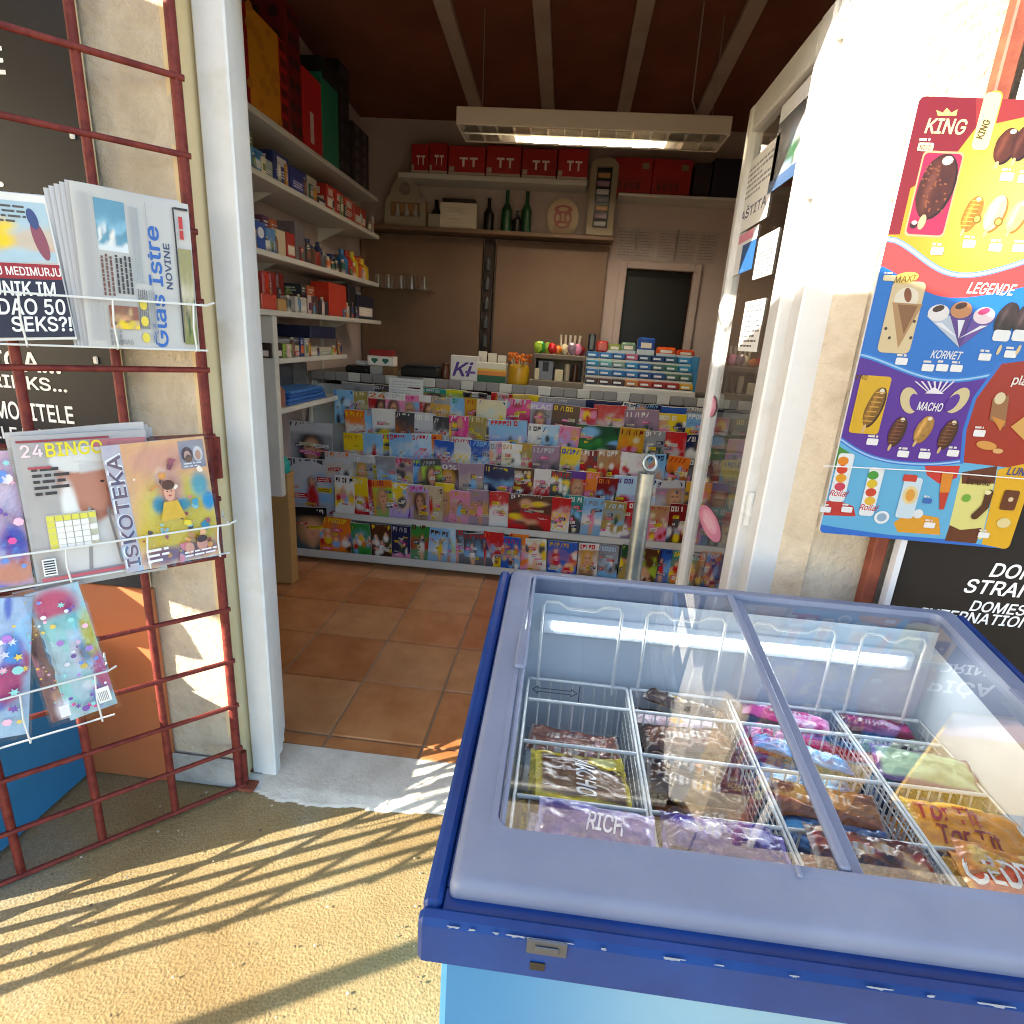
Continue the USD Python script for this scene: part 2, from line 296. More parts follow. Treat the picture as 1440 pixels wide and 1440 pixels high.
def booklet(x0, x1, z0, z1, Y, lean, pic, seed, title=None, tcol='white', label=None, group=None, name='magazine', yaw=0., thick=.006, mat=None, cat='magazine'):
    """a magazine that stands on its lower edge at (x, Y, z0) and leans back"""
    r = np.random.default_rng(seed + 5000); w, h = x1 - x0, z1 - z0; xc = (x0 + x1) / 2
    a = lean + r.normal(0, .035); y_ = yaw + r.normal(0, .07); t = r.normal(0, .03)
    U = np.array([math.cos(y_), math.sin(y_), 0]); V = np.array([math.sin(y_) * -math.sin(a), math.cos(y_) * math.sin(a), math.cos(a)])
    U, V = U * math.cos(t) + V * math.sin(t), V * math.cos(t) - U * math.sin(t)
    N = np.cross(U, V)                                       # faces the camera (towards -Y)
    O = np.array([xc, Y, z0]) - U * w / 2; nv, nu = pic.shape[:2]; mb = MB()
    uu, vv = np.meshgrid(np.linspace(0, 1, nu), np.linspace(0, 1, nv)); bow = .012 * r.random() * h / .25
    off = -bow * vv ** 2 + .003 * np.sin(uu * 3.1) * r.normal()
    P = O + (uu * w)[..., None] * U + (vv * h)[..., None] * V + off[..., None] * N
    mb.grid(P, pic); Pb = P[::nv - 1, ::nu - 1] - N * thick
    mb.grid(np.stack([P[:, 0], P[:, 0] - N * thick], 0), C('lgrey')); mb.grid(np.stack([P[:, -1], P[:, -1] - N * thick], 0), C('lgrey')); mb.grid(np.stack([P[-1], P[-1] - N * thick], 0), C('white')); mb.grid(Pb, C('lgrey'))
    cv = Canvas(O + N * .0012, U, V, N, mb); top = h * (.8 + .06 * r.random()); hh = h * .13
    tilt = lambda yy: N * (-bow * (yy / h) ** 2)
    cv.O = cv.O + tilt(top + hh / 2)
    if title: cv.text(title, w * .06, top, hh, tcol, w=w * .85)
    else:
        x = w * .06; e = w * (.6 + .34 * r.random())         # heading too small to read in the photograph
        while x < e:
            k = hh * (.35 + .4 * r.random()); s = r.integers(4)
            if s == 0: cv.rect(x, top, x + k * .35, top + hh, tcol)
            elif s == 1: cv.poly(Polygon([(x, top), (x + k, top), (x + k, top + hh), (x, top + hh)]).difference(sbox(x + k * .32, top + hh * .25, x + k * .68, top + hh * .75)), tcol)
            elif s == 2: cv.poly([(x, top), (x + k * .3, top), (x + k * .3, top + hh * .4), (x + k, top + hh * .4), (x + k, top + hh), (x, top + hh)], tcol)
            else: cv.poly([(x, top), (x + k * .35, top), (x + k, top + hh), (x + k * .65, top + hh)], tcol)
            cv.z -= cv.dz; x += k + hh * .16
        cv.z += cv.dz
    cv.O = O + N * .0012 + tilt(h * .35)
    for k in range(r.integers(4, 9)):
        x, y = w * (.04 + .62 * r.random()), h * (.05 + .62 * r.random()); ww, h2 = w * (.14 + .22 * r.random()), h * (.035 + .06 * r.random())
        bc = ['white', 'yellow', 'red', 'navy', 'cream', 'hotpink'][r.integers(6)]
        cv.rect(x, y, x + ww, y + h2, bc); cv.lines(x + .08 * ww, y + .12 * h2, x + ww * .92, y + h2 * .88, 2, 'black' if bc in ('white', 'yellow', 'cream') else 'white', r=r)
    return obj(name, mb, mat or m_cover, None, label, cat, group)

# ================================================================ THE SETTING
FY = 1.55                                              # facade face; the door frame stands at 1.60
g = MB()
for lo, hi in (((-40, -40), (40, 1.0)),):
    # one sheet, finer and slightly uneven near the door
    xs = np.concatenate([[-60, -20, -8, -4], np.linspace(-2.6, 2.6, 90), [4, 8, 20, 60]]); ys = np.concatenate([[-60, -20, -8, -3], np.linspace(-.6, 1.66, 42), [3, 8, 20, 60]])
    X, Y = np.meshgrid(xs, ys); n = meshkit.fbm(np.stack([X * 3, Y * 3, X * 0], -1), 4, 3) - .5
    near = (np.abs(X) < 2.5) & (Y > -.6) & (Y < 1.56)
    Z = np.where(near, n * .016, 0) - .004 - .01 * (Y > 1.64); g.grid(np.stack([X, Y, Z], -1))
obj('ground', g, m_ground, None, 'rough yellowish concrete ground in front of the shop door', kind='structure', smooth=True)
gv = MB(); r0 = np.random.default_rng(77)
for k in range(170):
    x, y = r0.uniform(-1.5, .1), r0.uniform(.55, 1.6); q = r0.uniform(.0015, .005) * (1.5 if r0.random() < .1 else 1); s_ = trimesh.creation.icosphere(0, q); gv.add(s_.vertices * [1, r0.uniform(.6, 1.3), .6] + [x, y, q * .3 + .003], s_.faces, [C('8a7a5a'), C('a89c84'), C('5a4c38'), C('c2b8a4')][r0.integers(4)])
obj('crumbs', gv, m_card, None, 'small stones and crumbs scattered on the concrete ground', kind='stuff')
# raised threshold and tiled shop floor
th = MB(); xs = np.linspace(-1.03, .72, 130); ys = np.linspace(1.40, 1.765, 60); X, Y = np.meshgrid(xs, ys)
nn = meshkit.fbm(np.stack([X * 5, Y * 5, X * 0], -1), 4, 9); edge = 1.50 + .06 * (nn - .5) + .05 * np.clip((X + 1) / 1.0, 0, 1) + .06 * np.exp(-((X + 1.0) / .1) ** 2)
Z = .013 * sm(0, 1, (Y - edge) / .05) + .003 * (nn - .5) - .012 * (Y < edge); th.grid(np.stack([X, Y, Z], -1))
obj('threshold', th, m_thresh, None, 'worn pale concrete threshold in the shop doorway', kind='structure', smooth=True)
fl = thing('floor', (0, 3, 0), 'terracotta tiled floor of the shop', kind='structure')
obj('screed', MB().box((-2, 1.765, -.05), (2.1, 5.2, .004)), m_floor_under, fl)
T = .374; cols = np.arange(-2.298, 2.2, T); rows = [1.765, 1.838] + [1.838 + T * (k + 1) for k in range(6)]
for j in range(len(rows) - 1):
    for x in cols:
        gp = .004; z = .0105 + .0025 * rng.random()
        obj('tile', MB().box((x + gp, rows[j] + gp, -.02), (x + T - gp, rows[j + 1] - gp, z), ch=.004), m_tile[0 if j == 0 else rng.integers(4)], fl)
# shop room
wl = thing('wall_left', (-1.8, 3.4, 0), 'left inner wall of the shop', kind='structure'); obj('plaster', MB().box((-1.9, 1.75, 0), (-1.8, 5.2, 3.6)), m_inwall, wl)
wr = thing('wall_right', (1.9, 3.4, 0), 'right inner wall of the shop', kind='structure'); obj('plaster', MB().box((1.9, 1.75, 0), (2.0, 5.2, 3.6)), m_inwall, wr)
wb = thing('wall_back', (0, 5.15, 0), 'back wall of the shop', kind='structure')
DX0, DX1, DT = .40, .93, 2.13
mbk = MB().box((-1.8, 5.1, 0), (DX0 - .05, 5.2, 3.3)).box((DX1 + .05, 5.1, 0), (1.9, 5.2, 3.3)).box((DX0 - .05, 5.1, DT + .05), (DX1 + .05, 5.2, 3.3)); obj('plaster', mbk, m_inwall, wb)
obj('door_frame', MB().box((DX0 - .06, 5.06, 0), (DX0, 5.12, DT + .06), ch=.006).box((DX1, 5.06, 0), (DX1 + .06, 5.12, DT + .06), ch=.006).box((DX0, 5.06, DT), (DX1, 5.12, DT + .06), ch=.006), m_inwall, wb)
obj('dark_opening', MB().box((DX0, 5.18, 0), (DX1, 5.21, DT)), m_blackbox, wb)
# brown panels below the long shelf on the back wall
for x0, x1 in ((-1.79, -.77), (-.66, .24)):
    obj('panel', MB().box((x0, 5.04, .9), (x1, 5.098, 2.28), ch=.006), m_backpanel, wb)
obj('post', MB().box((-.755, 5.02, .9), (-.675, 5.098, 2.28), ch=.004), m_darkwood, wb)
cl = thing('ceiling', (0, 3.4, 3.2), 'dark boarded ceiling with pale battens', kind='structure')
cz = lambda y: 3.12 + .085 * (5.1 - y)
obj('boards', MB().add([(-1.9, 1.7, cz(1.7)), (2, 1.7, cz(1.7)), (2, 5.2, cz(5.2)), (-1.9, 5.2, cz(5.2))], [[0, 1, 2, 3]]).add([(-1.9, 1.7, cz(1.7) + .1), (2, 1.7, cz(1.7) + .1), (2, 5.2, cz(5.2) + .1), (-1.9, 5.2, cz(5.2) + .1)], [[3, 2, 1, 0]]), m_ceiling, cl)
for px in (607, 759, 918, 1085):
    x = Xat(px, 3.4, cz(3.4)); b = MB(); w = .045
    P = [(x + sx * w, y, cz(y) + dz) for y in (1.76, 5.1) for sx in (-1, 1) for dz in (-.035, -.001)]
    b.add(P, [[0, 2, 6, 4], [0, 4, 5, 1], [2, 3, 7, 6], [0, 1, 3, 2], [4, 6, 7, 5]]); obj('batten', b, m_beam, cl)
# facade: left pillar, right wall, lintel, roof over the shop
fc = thing('facade', (0, FY, 0), 'cream plastered shop front around the doorway', kind='structure')
def slab(x0, x1, z0, z1, y0=FY, y1=1.75, mat=m_plaster, seed=0, rough=.006, nm='plaster'):
    nx, nz = max(3, int((x1 - x0) / .035)), max(3, int((z1 - z0) / .035)); X, Z = np.meshgrid(np.linspace(x0, x1, nx), np.linspace(z0, z1, nz))
    d = (meshkit.fbm(np.stack([X * 7, Z * 7, X * 0], -1), 4, seed) - .5) * rough * 2
    m = MB(); m.grid(np.stack([X, y0 + d, Z], -1)[:, ::-1]); obj(nm, m, mat, fc, smooth=True)
    obj('core', MB().box((x0 + .001, y0 + .012, z0), (x1 - .001, y1, z1)), mat, fc)
slab(-3.6, -1.0, 0, 3.7, seed=1); slab(.70, 3.6, 0, 3.7, seed=2)
slab(-1.0, .70, 2.47, 3.7, seed=3)
obj('plinth', MB().box((-1.235, FY - .02, 0), (-1.004, FY - .006, .115), ch=.008), m_plinth, fc)
# splayed, smoother reveals that lead to the frame
obj('reveal', MB().quad((-1.0, FY, 0), (-.985, 1.66, 0), (-.985, 1.66, 2.47), (-1.0, FY, 2.47)).quad((-1.0, FY, 0), (-1.0, FY, 2.47), (-1.03, FY - .001, 2.47), (-1.03, FY - .001, 0)), m_plaster2, fc)
obj('reveal', MB().quad((.70, FY - .001, 0), (.70, FY - .001, 2.47), (.615, 1.64, 2.47), (.615, 1.64, 0)), m_plaster, fc)
obj('reveal', MB().quad((-1.0, FY, 2.47), (.7, FY, 2.47), (.7, 1.75, 2.47), (-1.0, 1.75, 2.47)), m_plaster2, fc)
# a knocked-out hole in the plaster beside the poster
q = onY(1220, 341, 1.60); 
obj('hole', MB().lathe((0, 0, 0), [(.001, 0), (.012, .001)], 10).v and (lambda m: (m.add(np.array([(q[0] + .016 * math.cos(a), 1.592 - .0003, q[2] + .02 * math.sin(a)) for a in np.linspace(0, 6.28, 11)[:-1]]), [[0, i, i + 1] for i in range(1, 9)]), m)[1])(MB()), m_rust, fc)
obj('roof', MB().box((-3.6, 1.56, 3.7), (3.6, 5.4, 3.85)).box((-1.9, 5.21, 0), (2.0, 5.3, 3.7)), m_ceiling, fc)

# ================================================================ DOOR FRAME AND OPEN DOOR
df = thing('door_frame', (0, 1.64, 0), 'white plastic frame of the shop doorway', 'door frame')
obj('left_jamb', MB().box((-.984, 1.60, .01), (-.899, 1.640, 2.42), ch=.005), m_upvc, df)
for i, (x, y0, y1) in enumerate(((-.912, 1.644, 1.688), (-.930, 1.692, 1.735), (-.951, 1.739, 1.78), (-.972, 1.784, 1.826))):
    obj('jamb_profile', MB().box((x - .05, y0, .05 if i < 3 else .035), (x, y1, 2.42), ch=.004), m_upvc, df)
for z in (1.18, 1.215): obj('screw', MB().box((-.914, 1.641, z), (-.909, 1.652, z + .008), ch=.002), m_blackbox, df)
obj('right_jamb', MB().box((.572, 1.61, .01), (.655, 1.68, 2.42), ch=.005).box((.585, 1.684, .02), (.66, 1.72, 2.42), ch=.004), m_upvc, df)
obj('head', MB().box((-.892, 1.60, 2.40), (.571, 1.68, 2.46), ch=.004), m_upvc, df)
dr = thing('shop_door', (.56, 2.03, .05), 'white framed glass door swung open into the shop', 'door')
LX0, LX1, LY0, LY1, LZ0, LZ1 = .548, .602, 1.70, 2.385, .06, 2.355
sw = .085
obj('frame', MB().box((LX0, LY0, LZ0), (LX1, LY0 + sw, LZ1), ch=.006).box((LX0, LY1 - .048, LZ0), (LX1 - .012, LY1, LZ1), ch=.006)
    .box((LX0 + .002, LY0 + sw, LZ1 - sw), (LX1 - .002, LY1 - .0485, LZ1), ch=.006).box((LX0 + .002, LY0 + sw, LZ0), (LX1 - .002, LY1 - .0485, LZ0 + .12), ch=.006), m_upvc, dr)
obj('glass', MB().quad((.572, LY0 + sw, LZ0 + .12), (.572, LY1 - .048, LZ0 + .12), (.572, LY1 - .048, LZ1 - sw), (.572, LY0 + sw, LZ1 - sw)), m_doorglass, dr)
for z in (.36, 1.06, 1.93, 2.27):
    h = MB().tube([(.566, 1.688, z), (.566, 1.688, z + .1)], .011, 10); h.box((.555, 1.676, z + .03), (.577, 1.70, z + .036)); obj('hinge', h, m_upvc, dr)
def doorcard(y0, y1, z0, z1, draw, label):
    c = Canvas((.569, y0, z0), (0, 1, 0), (0, 0, 1), (-1, 0, 0)); draw(c, y1 - y0, z1 - z0)
    obj('notice', c.mb, m_paper, dr, label)
# y runs away from the camera: print reads from the far side to the near side, so flip U
def dcard(px, label, draw):
    a, b = onX(px[0], px[1], .569), onX(px[2], px[3], .569); y1, y0 = max(a[1], b[1]), min(a[1], b[1]); z1, z0 = max(a[2], b[2]), min(a[2], b[2])
    c = Canvas((.569, y1, z0), (0, -1, 0), (0, 0, 1), (-1, 0, 0)); draw(c, y1 - y0, z1 - z0); obj('notice', c.mb, m_paper, dr, label)
def d1(c, w, h):
    c.rect(0, 0, w, h, 'f2f2ef'); c.text('ZAŠTITA', w * .08, h * .18, h * .13, '3a3f66', w=w * .84); c.lines(w * .1, h * .45, w * .9, h * .9, 6, 'grey')
def d2(c, w, h): c.grid(0, 0, w, h, picture('scene', 'lgrey', 'dgrey', 9, 12, 4, '8fa4c0')); c.rect(0, h * .8, w, h, 'e4e6ea'); c.rect(0, 0, w, h * .14, '2c4a72')
def d3(c, w, h): c.rect(0, 0, w, h, 'e8e8ea'); c.rect(w * .4, 0, w, h * .7, '1c4f8a'); c.rect(w * .15, h * .78, w * .8, h, 'e08aa0')
def d4(c, w, h): c.ell(w / 2, h / 2, w / 2, h / 2, 'd98aa6'); c.ell(w / 2, h * .55, w * .34, h * .34, 'e6a9bf'); c.lines(w * .25, h * .3, w * .75, h * .7, 4, 'f0d6df')
dcard((1046, 238, 1078, 305), 'white notice reading ZAŠTITA', d1); dcard((1100, 150, 1132, 235), 'grey landscape poster', d2)
dcard((1036, 335, 1057, 378), 'blue and pink sticker', d3); dcard((986, 700, 1010, 775), 'round pink sticker', d4); dcard((994, 552, 1004, 590), 'small pink sticker', d4)
def d5(c, w, h): c.rect(0, 0, w, h, 'f4f3ee'); c.lines(w * .08, h * .06, w * .92, h * .94, 9, 'dgrey', .35)
dcard((1068, 335, 1085, 385), 'white sheet of opening notes', d5); dcard((1049, 425, 1064, 495), 'white sheet of small print', d5)

# grey steel pipe that stands behind the freezer
pp = thing('steel_pipe', (.262, 1.72, 0), 'upright grey steel pipe with a ring on top behind the freezer', 'pipe')
pr = MB(); a = np.linspace(0, 2 * np.pi, 21)[:-1]
pr.lathe((.262, 1.72, 0), [(.001, .012), (.045, .012), (.045, .02), (.0255, .022), (.0255, 1.185), (.0215, 1.185), (.0215, 1.12), (.001, 1.12)], 20)
obj('tube', pr, m_galv, pp, smooth=40)
rg = MB(); rg.tube([(.268 + .019 * math.cos(t), 1.72 + .006 * math.sin(t), 1.215 + .022 * math.sin(t)) for t in np.linspace(0, 2 * math.pi, 19)], .0055, 8, cap=False); rg.tube([(.266, 1.72, 1.17), (.266, 1.72, 1.195)], .004, 6); obj('ring', rg, m_galv, pp, smooth=True)

# ================================================================ BOARDS ON THE WALL
bl = thing('black_sign', (-1.7, 1.535, .72), 'black price list board with white lettering behind the red grille', 'sign')
BX0, BX1, BZ0 = -2.35, -1.237, .735; yb = 1.515
obj('board', MB().box((BX0, yb, BZ0), (BX1, yb + .02, 2.62), ch=.003), m_board, bl)
obj('edge_strip', MB().box((BX1 + .0015, yb - .004, BZ0), (BX1 + .010, yb + .022, 2.62)), m_plaster2, bl)
cv = Canvas((0, yb - .0008, 0), (1, 0, 0), (0, 0, 1), (0, -1, 0))
def wtext(t, px0, py, px1, capx, Y, align='l', it=0., canvas=None, col='f0f0f0', w=None):
    p = onY(px0, py, Y); q = onY(px1, py, Y); h = onY(px0, py - capx, Y)[2] - p[2]
    (canvas or cv).text(t, p[0], p[2], h, col, w=w or (q[0] - p[0]), italic=it)
a = onY(0, 590, yb); b = onY(105, 592, yb); lw = (b[0] - a[0]) / 7.3 * 8.6
def lset(par, args):
    c = Canvas((0, cv.O[1], 0), (1, 0, 0), (0, 0, 1), (0, -1, 0)); c.text(*args[0], **args[1]); obj('lettering', c.mb, m_sign, par)
lt = lambda *a, **k: lset(bl, (a, k))
lt('MOBITELE', b[0] - (b[0] - a[0]) * 1.04, a[2] + .006, .047, 'f0f0f0', w=(b[0] - a[0]) * 1.04)
lt('MOBILE PHONES', b[0] - .36, a[2] - .054, .034, 'f0f0f0', w=.38)
lt('PIĆA...', -1.64, 1.372, .05, 'f0f0f0', w=.245); lt('DRINKS...', -1.655, 1.322, .034, 'f0f0f0', w=.27)
pe = onY(9, 104, yb); lt('CIGARETE', pe[0] - .36, pe[2], .055, 'f0f0f0', w=.36); pe = onY(6, 262, yb); lt('TORBE.', pe[0] - .26, pe[2], .05, 'f0f0f0', w=.26)
for x, z in ((-1.262, 1.945), (-1.285, 1.405), (-1.33, .775)): obj('screw', MB().box((x - .007, yb - .006, z), (x + .007, yb, z + .02), ch=.003), m_wire, bl)
ob = obj('orange_board', MB().box((-1.53, 1.527, .0), (-1.226, 1.547, .728), ch=.003), m_orange, None, 'plain orange board under the black sign at floor level', 'board')
bx = thing('blue_cabinet', (-1.95, 1.26, 0), 'low blue cabinet behind the foot of the red grille', 'cabinet')
obj('body', MB().box((-2.5, 1.0, .012), (-1.52, 1.52, .515), ch=.006), m_bluebox, bx); obj('top', MB().box((-2.51, .99, .518), (-1.512, 1.524, .54), ch=.006), m_bluebox, bx)

# right: black price board, poster of ice creams, folded grille leaf
rb = thing('black_sign', (1.6, 1.5, .3), 'black board about domestic newspapers under the ice cream poster', 'sign')
yr = 1.475
obj('board', MB().box((.897, yr, .20), (2.5, yr + .02, 2.45), ch=.003), m_board, rb); obj('edge_strip', MB().box((.880, yr - .003, .20), (.8955, yr + .022, 2.45)), m_boardedge, rb)
cv = Canvas((0, yr - .0008, 0), (1, 0, 0), (0, 0, 1), (0, -1, 0)); cx = 1.235
for t, px, py, cap, wd in (('DOMAĆE I', 1390, 810, 20, None), ('STRANE NOVINE', 1353, 832, 20, None), ('DOMESTIC AND', 1362, 858, 15, None), ('INTERNATIONAL NEWS', 1290, 868, 15, None)):
    p = onY(px, py, yr); h = onY(px, py - cap, yr)[2] - p[2]; p2, _ = text2d(t); wn = (p2[:, 0].max() - p2[:, 0].min()) * h * 1.02
    lset(rb, ((t, p[0], p[2], h * .95, 'f0f0f0'), dict(w=wn * .92, italic=.2)))

for t, z, h, w in (('PIĆA', 1.385, .05, .18), ('CIGARETE', 1.385, .05, .38), ('DRINKS', 1.315, .036, .2), ('CIGARETTES', 1.315, .036, .33)): lset(rb, ((t, 1.13 if t in ('PIĆA', 'DRINKS') else 1.365, z, h, 'f0f0f0'), dict(w=w, italic=.2)))
yp = thing('yellow_poster', (1.6, 1.46, 1.5), 'yellow advertising poster on the black board to the far right', 'poster')
obj('plate', MB().box((1.24, 1.456, 1.50), (1.98, 1.468, 1.98), ch=.004), M('yellow_print', 'd8b020', .4), yp); obj('pale_band', MB().box((1.24, 1.4525, 1.50), (1.98, 1.4545, 1.60)), M('pale_band', 'd8b8ac', .5), yp)
m = thing('poster_panel', (.9, 1.455, 1.11), 'colourful ice cream price poster with rounded corners on the right wall', 'poster')
PY = 1.462
pq = [onY(1303, 138, PY), onY(1145, 748, PY), onY(1412, 770, PY)]
PX0, PX1, PZ0, PZ1 = .672, 1.128, pq[1][2], pq[0][2] + .003
pw, ph = PX1 - PX0, PZ1 - PZ0
plate = trimesh.creation.extrude_polygon(sbox(.012, .012, pw - .012, ph - .012).buffer(.012), .006, engine='earcut')
pv = np.array(plate.vertices); obj('plate', MB().add(np.stack([PX0 + pv[:, 0], PY + .006 - pv[:, 2], PZ0 + pv[:, 1]], 1), plate.faces[:, ::-1]), m_boardedge, m)
cv = Canvas((0, PY - .0008, 0), (1, 0, 0), (0, 0, 1), (0, -1, 0), dz=.000008)
def Q(x, y): p = onY(x, y, PY); return np.array([p[0], p[2]])
def QP(*xy): return [tuple(Q(xy[i], xy[i + 1])) for i in range(0, len(xy), 2)]
full = sbox(PX0 + .012, PZ0 + .012, PX1 - .012, PZ1 - .012).buffer(.0118)
def reg(poly, c): cv.poly(Polygon(poly).buffer(0).intersection(full), c)
def curve(*pts, n=24):
    """smooth curve through poster points given in pixels, as (X, Z) points"""
    P = np.array(QP(*pts)); t = np.linspace(0, 1, len(P)); from scipy.interpolate import CubicSpline
    x = CubicSpline(t, P)(np.linspace(0, 1, n)); x[0, 0] = PX0 - .02; x[-1, 0] = PX1 + .02; return [tuple(q) for q in x]
k1 = curve(1250, 335, 1290, 358, 1330, 383, 1380, 385, 1440, 368, 1495, 352); k2 = curve(1235, 372, 1280, 398, 1330, 418, 1400, 412, 1480, 395)
k3 = curve(1205, 498, 1250, 512, 1300, 530, 1360, 533, 1440, 515, 1475, 506); k4 = curve(1175, 612, 1215, 638, 1260, 650, 1320, 652, 1380, 645, 1450, 652)
bot, top_ = [(PX1 + .1, PZ0 - .1), (PX0 - .1, PZ0 - .1)], [(PX1 + .1, PZ1 + .1), (PX0 - .1, PZ1 + .1)]
# yellow field with a soft bright middle
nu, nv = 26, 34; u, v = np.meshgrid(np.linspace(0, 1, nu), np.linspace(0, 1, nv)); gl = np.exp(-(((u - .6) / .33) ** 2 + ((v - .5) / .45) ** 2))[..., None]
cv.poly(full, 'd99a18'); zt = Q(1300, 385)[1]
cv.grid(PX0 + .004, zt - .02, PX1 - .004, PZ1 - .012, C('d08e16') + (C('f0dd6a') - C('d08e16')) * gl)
reg(QP(1290, 125, 1372, 125, 1372, 180, 1330, 235, 1280, 265, 1265, 330, 1240, 330), '7c1a22'); reg(QP(1372, 180, 1440, 165, 1500, 150, 1500, 120, 1372, 125), '96302c')
cv.rect(*Q(1368, 215), *Q(1412, 128), 'd8b63a', r=.012); cv.rect(*Q(1374, 211), *Q(1400, 130), 'f4e9a0', r=.01)
reg(k1 + [*k2[::-1]], 'd84546'); 
reg(k2 + [*k3[::-1]], '1c74cf')
reg(k3 + [*k4[::-1]], '55249a'); reg(k4 + bot, '5fb4e0')
for k, w, c in ((k1, .011, '5f93cf'), (k1, .006, 'bcd9f2'), (k3, .011, '2a86dc'), (k3, .004, '9cc9f0'), (k4, .010, '2a78d4'), (k4, .0035, 'a8cdf2')):
    from shapely.geometry import LineString
    cv.poly(LineString(k).buffer(w / 2).intersection(full), c)
# the red corner with its blue seam
seam = QP(1405, 512, 1370, 560, 1356, 605, 1352, 650); reg(seam + QP(1440, 660, 1500, 640, 1500, 500), 'a3281c'); cv.poly(LineString(seam).buffer(.004).intersection(full), '2a78d4')
reg(QP(1140, 735, 1180, 742, 1250, 752, 1330, 758, 1420, 772, 1420, 800, 1130, 800), '1f6fd0')
reg(QP(1165, 618, 1200, 640, 1175, 660, 1158, 655), '3f8f35'); reg(QP(1148, 708, 1175, 702, 1200, 712, 1203, 726, 1150, 724), 'c22f2f'); reg(QP(1300, 655, 1350, 655, 1345, 672, 1320, 680, 1303, 668), 'cf3030')
reg(QP(1256, 735, 1275, 722, 1300, 724, 1320, 728, 1322, 752, 1262, 748), 'e3a02b')
reg(QP(1352, 664, 1402, 660, 1380, 758, 1330, 758), 'e2dc86'); reg(QP(1352, 664, 1402, 655, 1398, 680, 1352, 680), '5f2b1b'); reg(QP(1335, 738, 1350, 745, 1380, 742, 1372, 764, 1328, 760), '5f2b1b')
reg(QP(1403, 660, 1450, 650, 1450, 780, 1380, 765), 'e7b21f')
def bar(x, y, rx, ry, col, rot=10, stick=True, bite=True, lines=None):
    c = Q(x, y); s = .00131
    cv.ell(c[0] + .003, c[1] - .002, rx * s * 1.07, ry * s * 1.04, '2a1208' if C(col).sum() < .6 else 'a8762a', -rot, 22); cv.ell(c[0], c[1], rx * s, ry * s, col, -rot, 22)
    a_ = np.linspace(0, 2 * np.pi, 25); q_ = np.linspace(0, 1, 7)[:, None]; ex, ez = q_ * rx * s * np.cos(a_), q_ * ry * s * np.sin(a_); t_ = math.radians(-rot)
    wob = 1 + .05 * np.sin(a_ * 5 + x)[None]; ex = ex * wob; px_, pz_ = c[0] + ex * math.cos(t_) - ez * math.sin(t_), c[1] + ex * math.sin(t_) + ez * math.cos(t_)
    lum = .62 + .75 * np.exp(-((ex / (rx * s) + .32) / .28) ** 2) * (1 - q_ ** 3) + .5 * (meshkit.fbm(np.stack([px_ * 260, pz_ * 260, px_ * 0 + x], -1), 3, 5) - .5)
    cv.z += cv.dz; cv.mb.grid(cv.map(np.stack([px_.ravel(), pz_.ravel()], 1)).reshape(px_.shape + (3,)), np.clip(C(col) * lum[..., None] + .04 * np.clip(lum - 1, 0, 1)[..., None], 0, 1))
    a = math.radians(-rot); dx, dz = math.sin(a), -math.cos(a)
    if stick: 
        p = np.array([c[0] - dx * 0, c[1]]) + np.array([-dx, dz]) * 0; 
        e = np.array([c[0] + math.sin(a) * ry * s * -1 * -1, 0]) 
        bx_, bz_ = c[0] - math.sin(math.radians(rot)) * ry * s * 1.12, c[1] - math.cos(a) * ry * s * 1.15
        cv.ell(bx_, bz_, rx * s * .22, ry * s * .25, 'd7b483', -rot, 10)
    if bite: cv.ell(c[0] + math.sin(math.radians(rot)) * ry * s * .8 + rx * s * .15, c[1] + math.cos(a) * ry * s * .8, rx * s * .33, ry * s * .14, 'e9dcc0', -rot + 20, 10)
    if lines:
        for k in range(-3, 4): cv.ell(c[0] + math.sin(math.radians(rot)) * k * ry * s * .24, c[1] + k * ry * s * .24, rx * s * .8, ry * s * .03, lines, -rot + 12, 8)
def tagp(x, y, w=20, h=12, col='f2f2f2'):
    c = Q(x, y); s = .00131; cv.lines(c[0] - w * s * .5, c[1] + h * s * .6, c[0] + w * s * .4, c[1] + h * s * 1.1, 1, 'e8e2dc', .6); cv.rect(c[0] - w * s / 2, c[1] - h * s / 2, c[0] + w * s / 2, c[1] + h * s / 2, col, r=.003)
def label(x, y, t, h, col, w=None, it=0., rot=0.): c = Q(x, y); s = .00131; cv.text(t, c[0], c[1], h * s, col, w=w * s if w else None, italic=it, rot=rot)
cv.rect(*Q(1270, 332), *Q(1357, 214), 'e8a07a', r=.01); cv.rect(*Q(1273, 329), *Q(1354, 217), 'a2264c', r=.009)
bar(1315, 262, 26, 47, '5a2a17', 8); 
for k in range(40):
    a, r_ = rng.random() * 6.28, rng.random() ** .5; c = Q(1315 + 20 * r_ * math.cos(a), 266 + 40 * r_ * math.sin(a)); cv.ell(c[0], c[1], .0025, .002, '824a2a', 0, 7)
c = Q(1284, 316); cv.ell(c[0], c[1], .008, .008, '3b1a20', 0, 12); cv.ell(c[0] + .001, c[1] + .004, .006, .004, 'e8dfd0', 0, 10)
label(1299, 187, 'KING', 20, 'f3dfa2', 60, .12); 
cv.poly(QP(1318, 163, 1316, 155, 1325, 159, 1331, 152, 1337, 159, 1346, 154, 1344, 163), 'ecd078')
tagp(1301, 207, 24, 12, 'e8d9b0'); label(1292, 211, 'NOVO!', 7, '6b2a1e', 18)
bar(1413, 205, 15, 25, '6a3418', 12); bar(1437, 200, 14, 25, '5a2a14', 12); bar(1365, 300, 12, 26, 'c88a2a', 12, lines='e0b050'); bar(1398, 300, 14, 27, 'e6dcc0', 12); bar(1428, 304, 13, 24, 'eadb9a', 12)
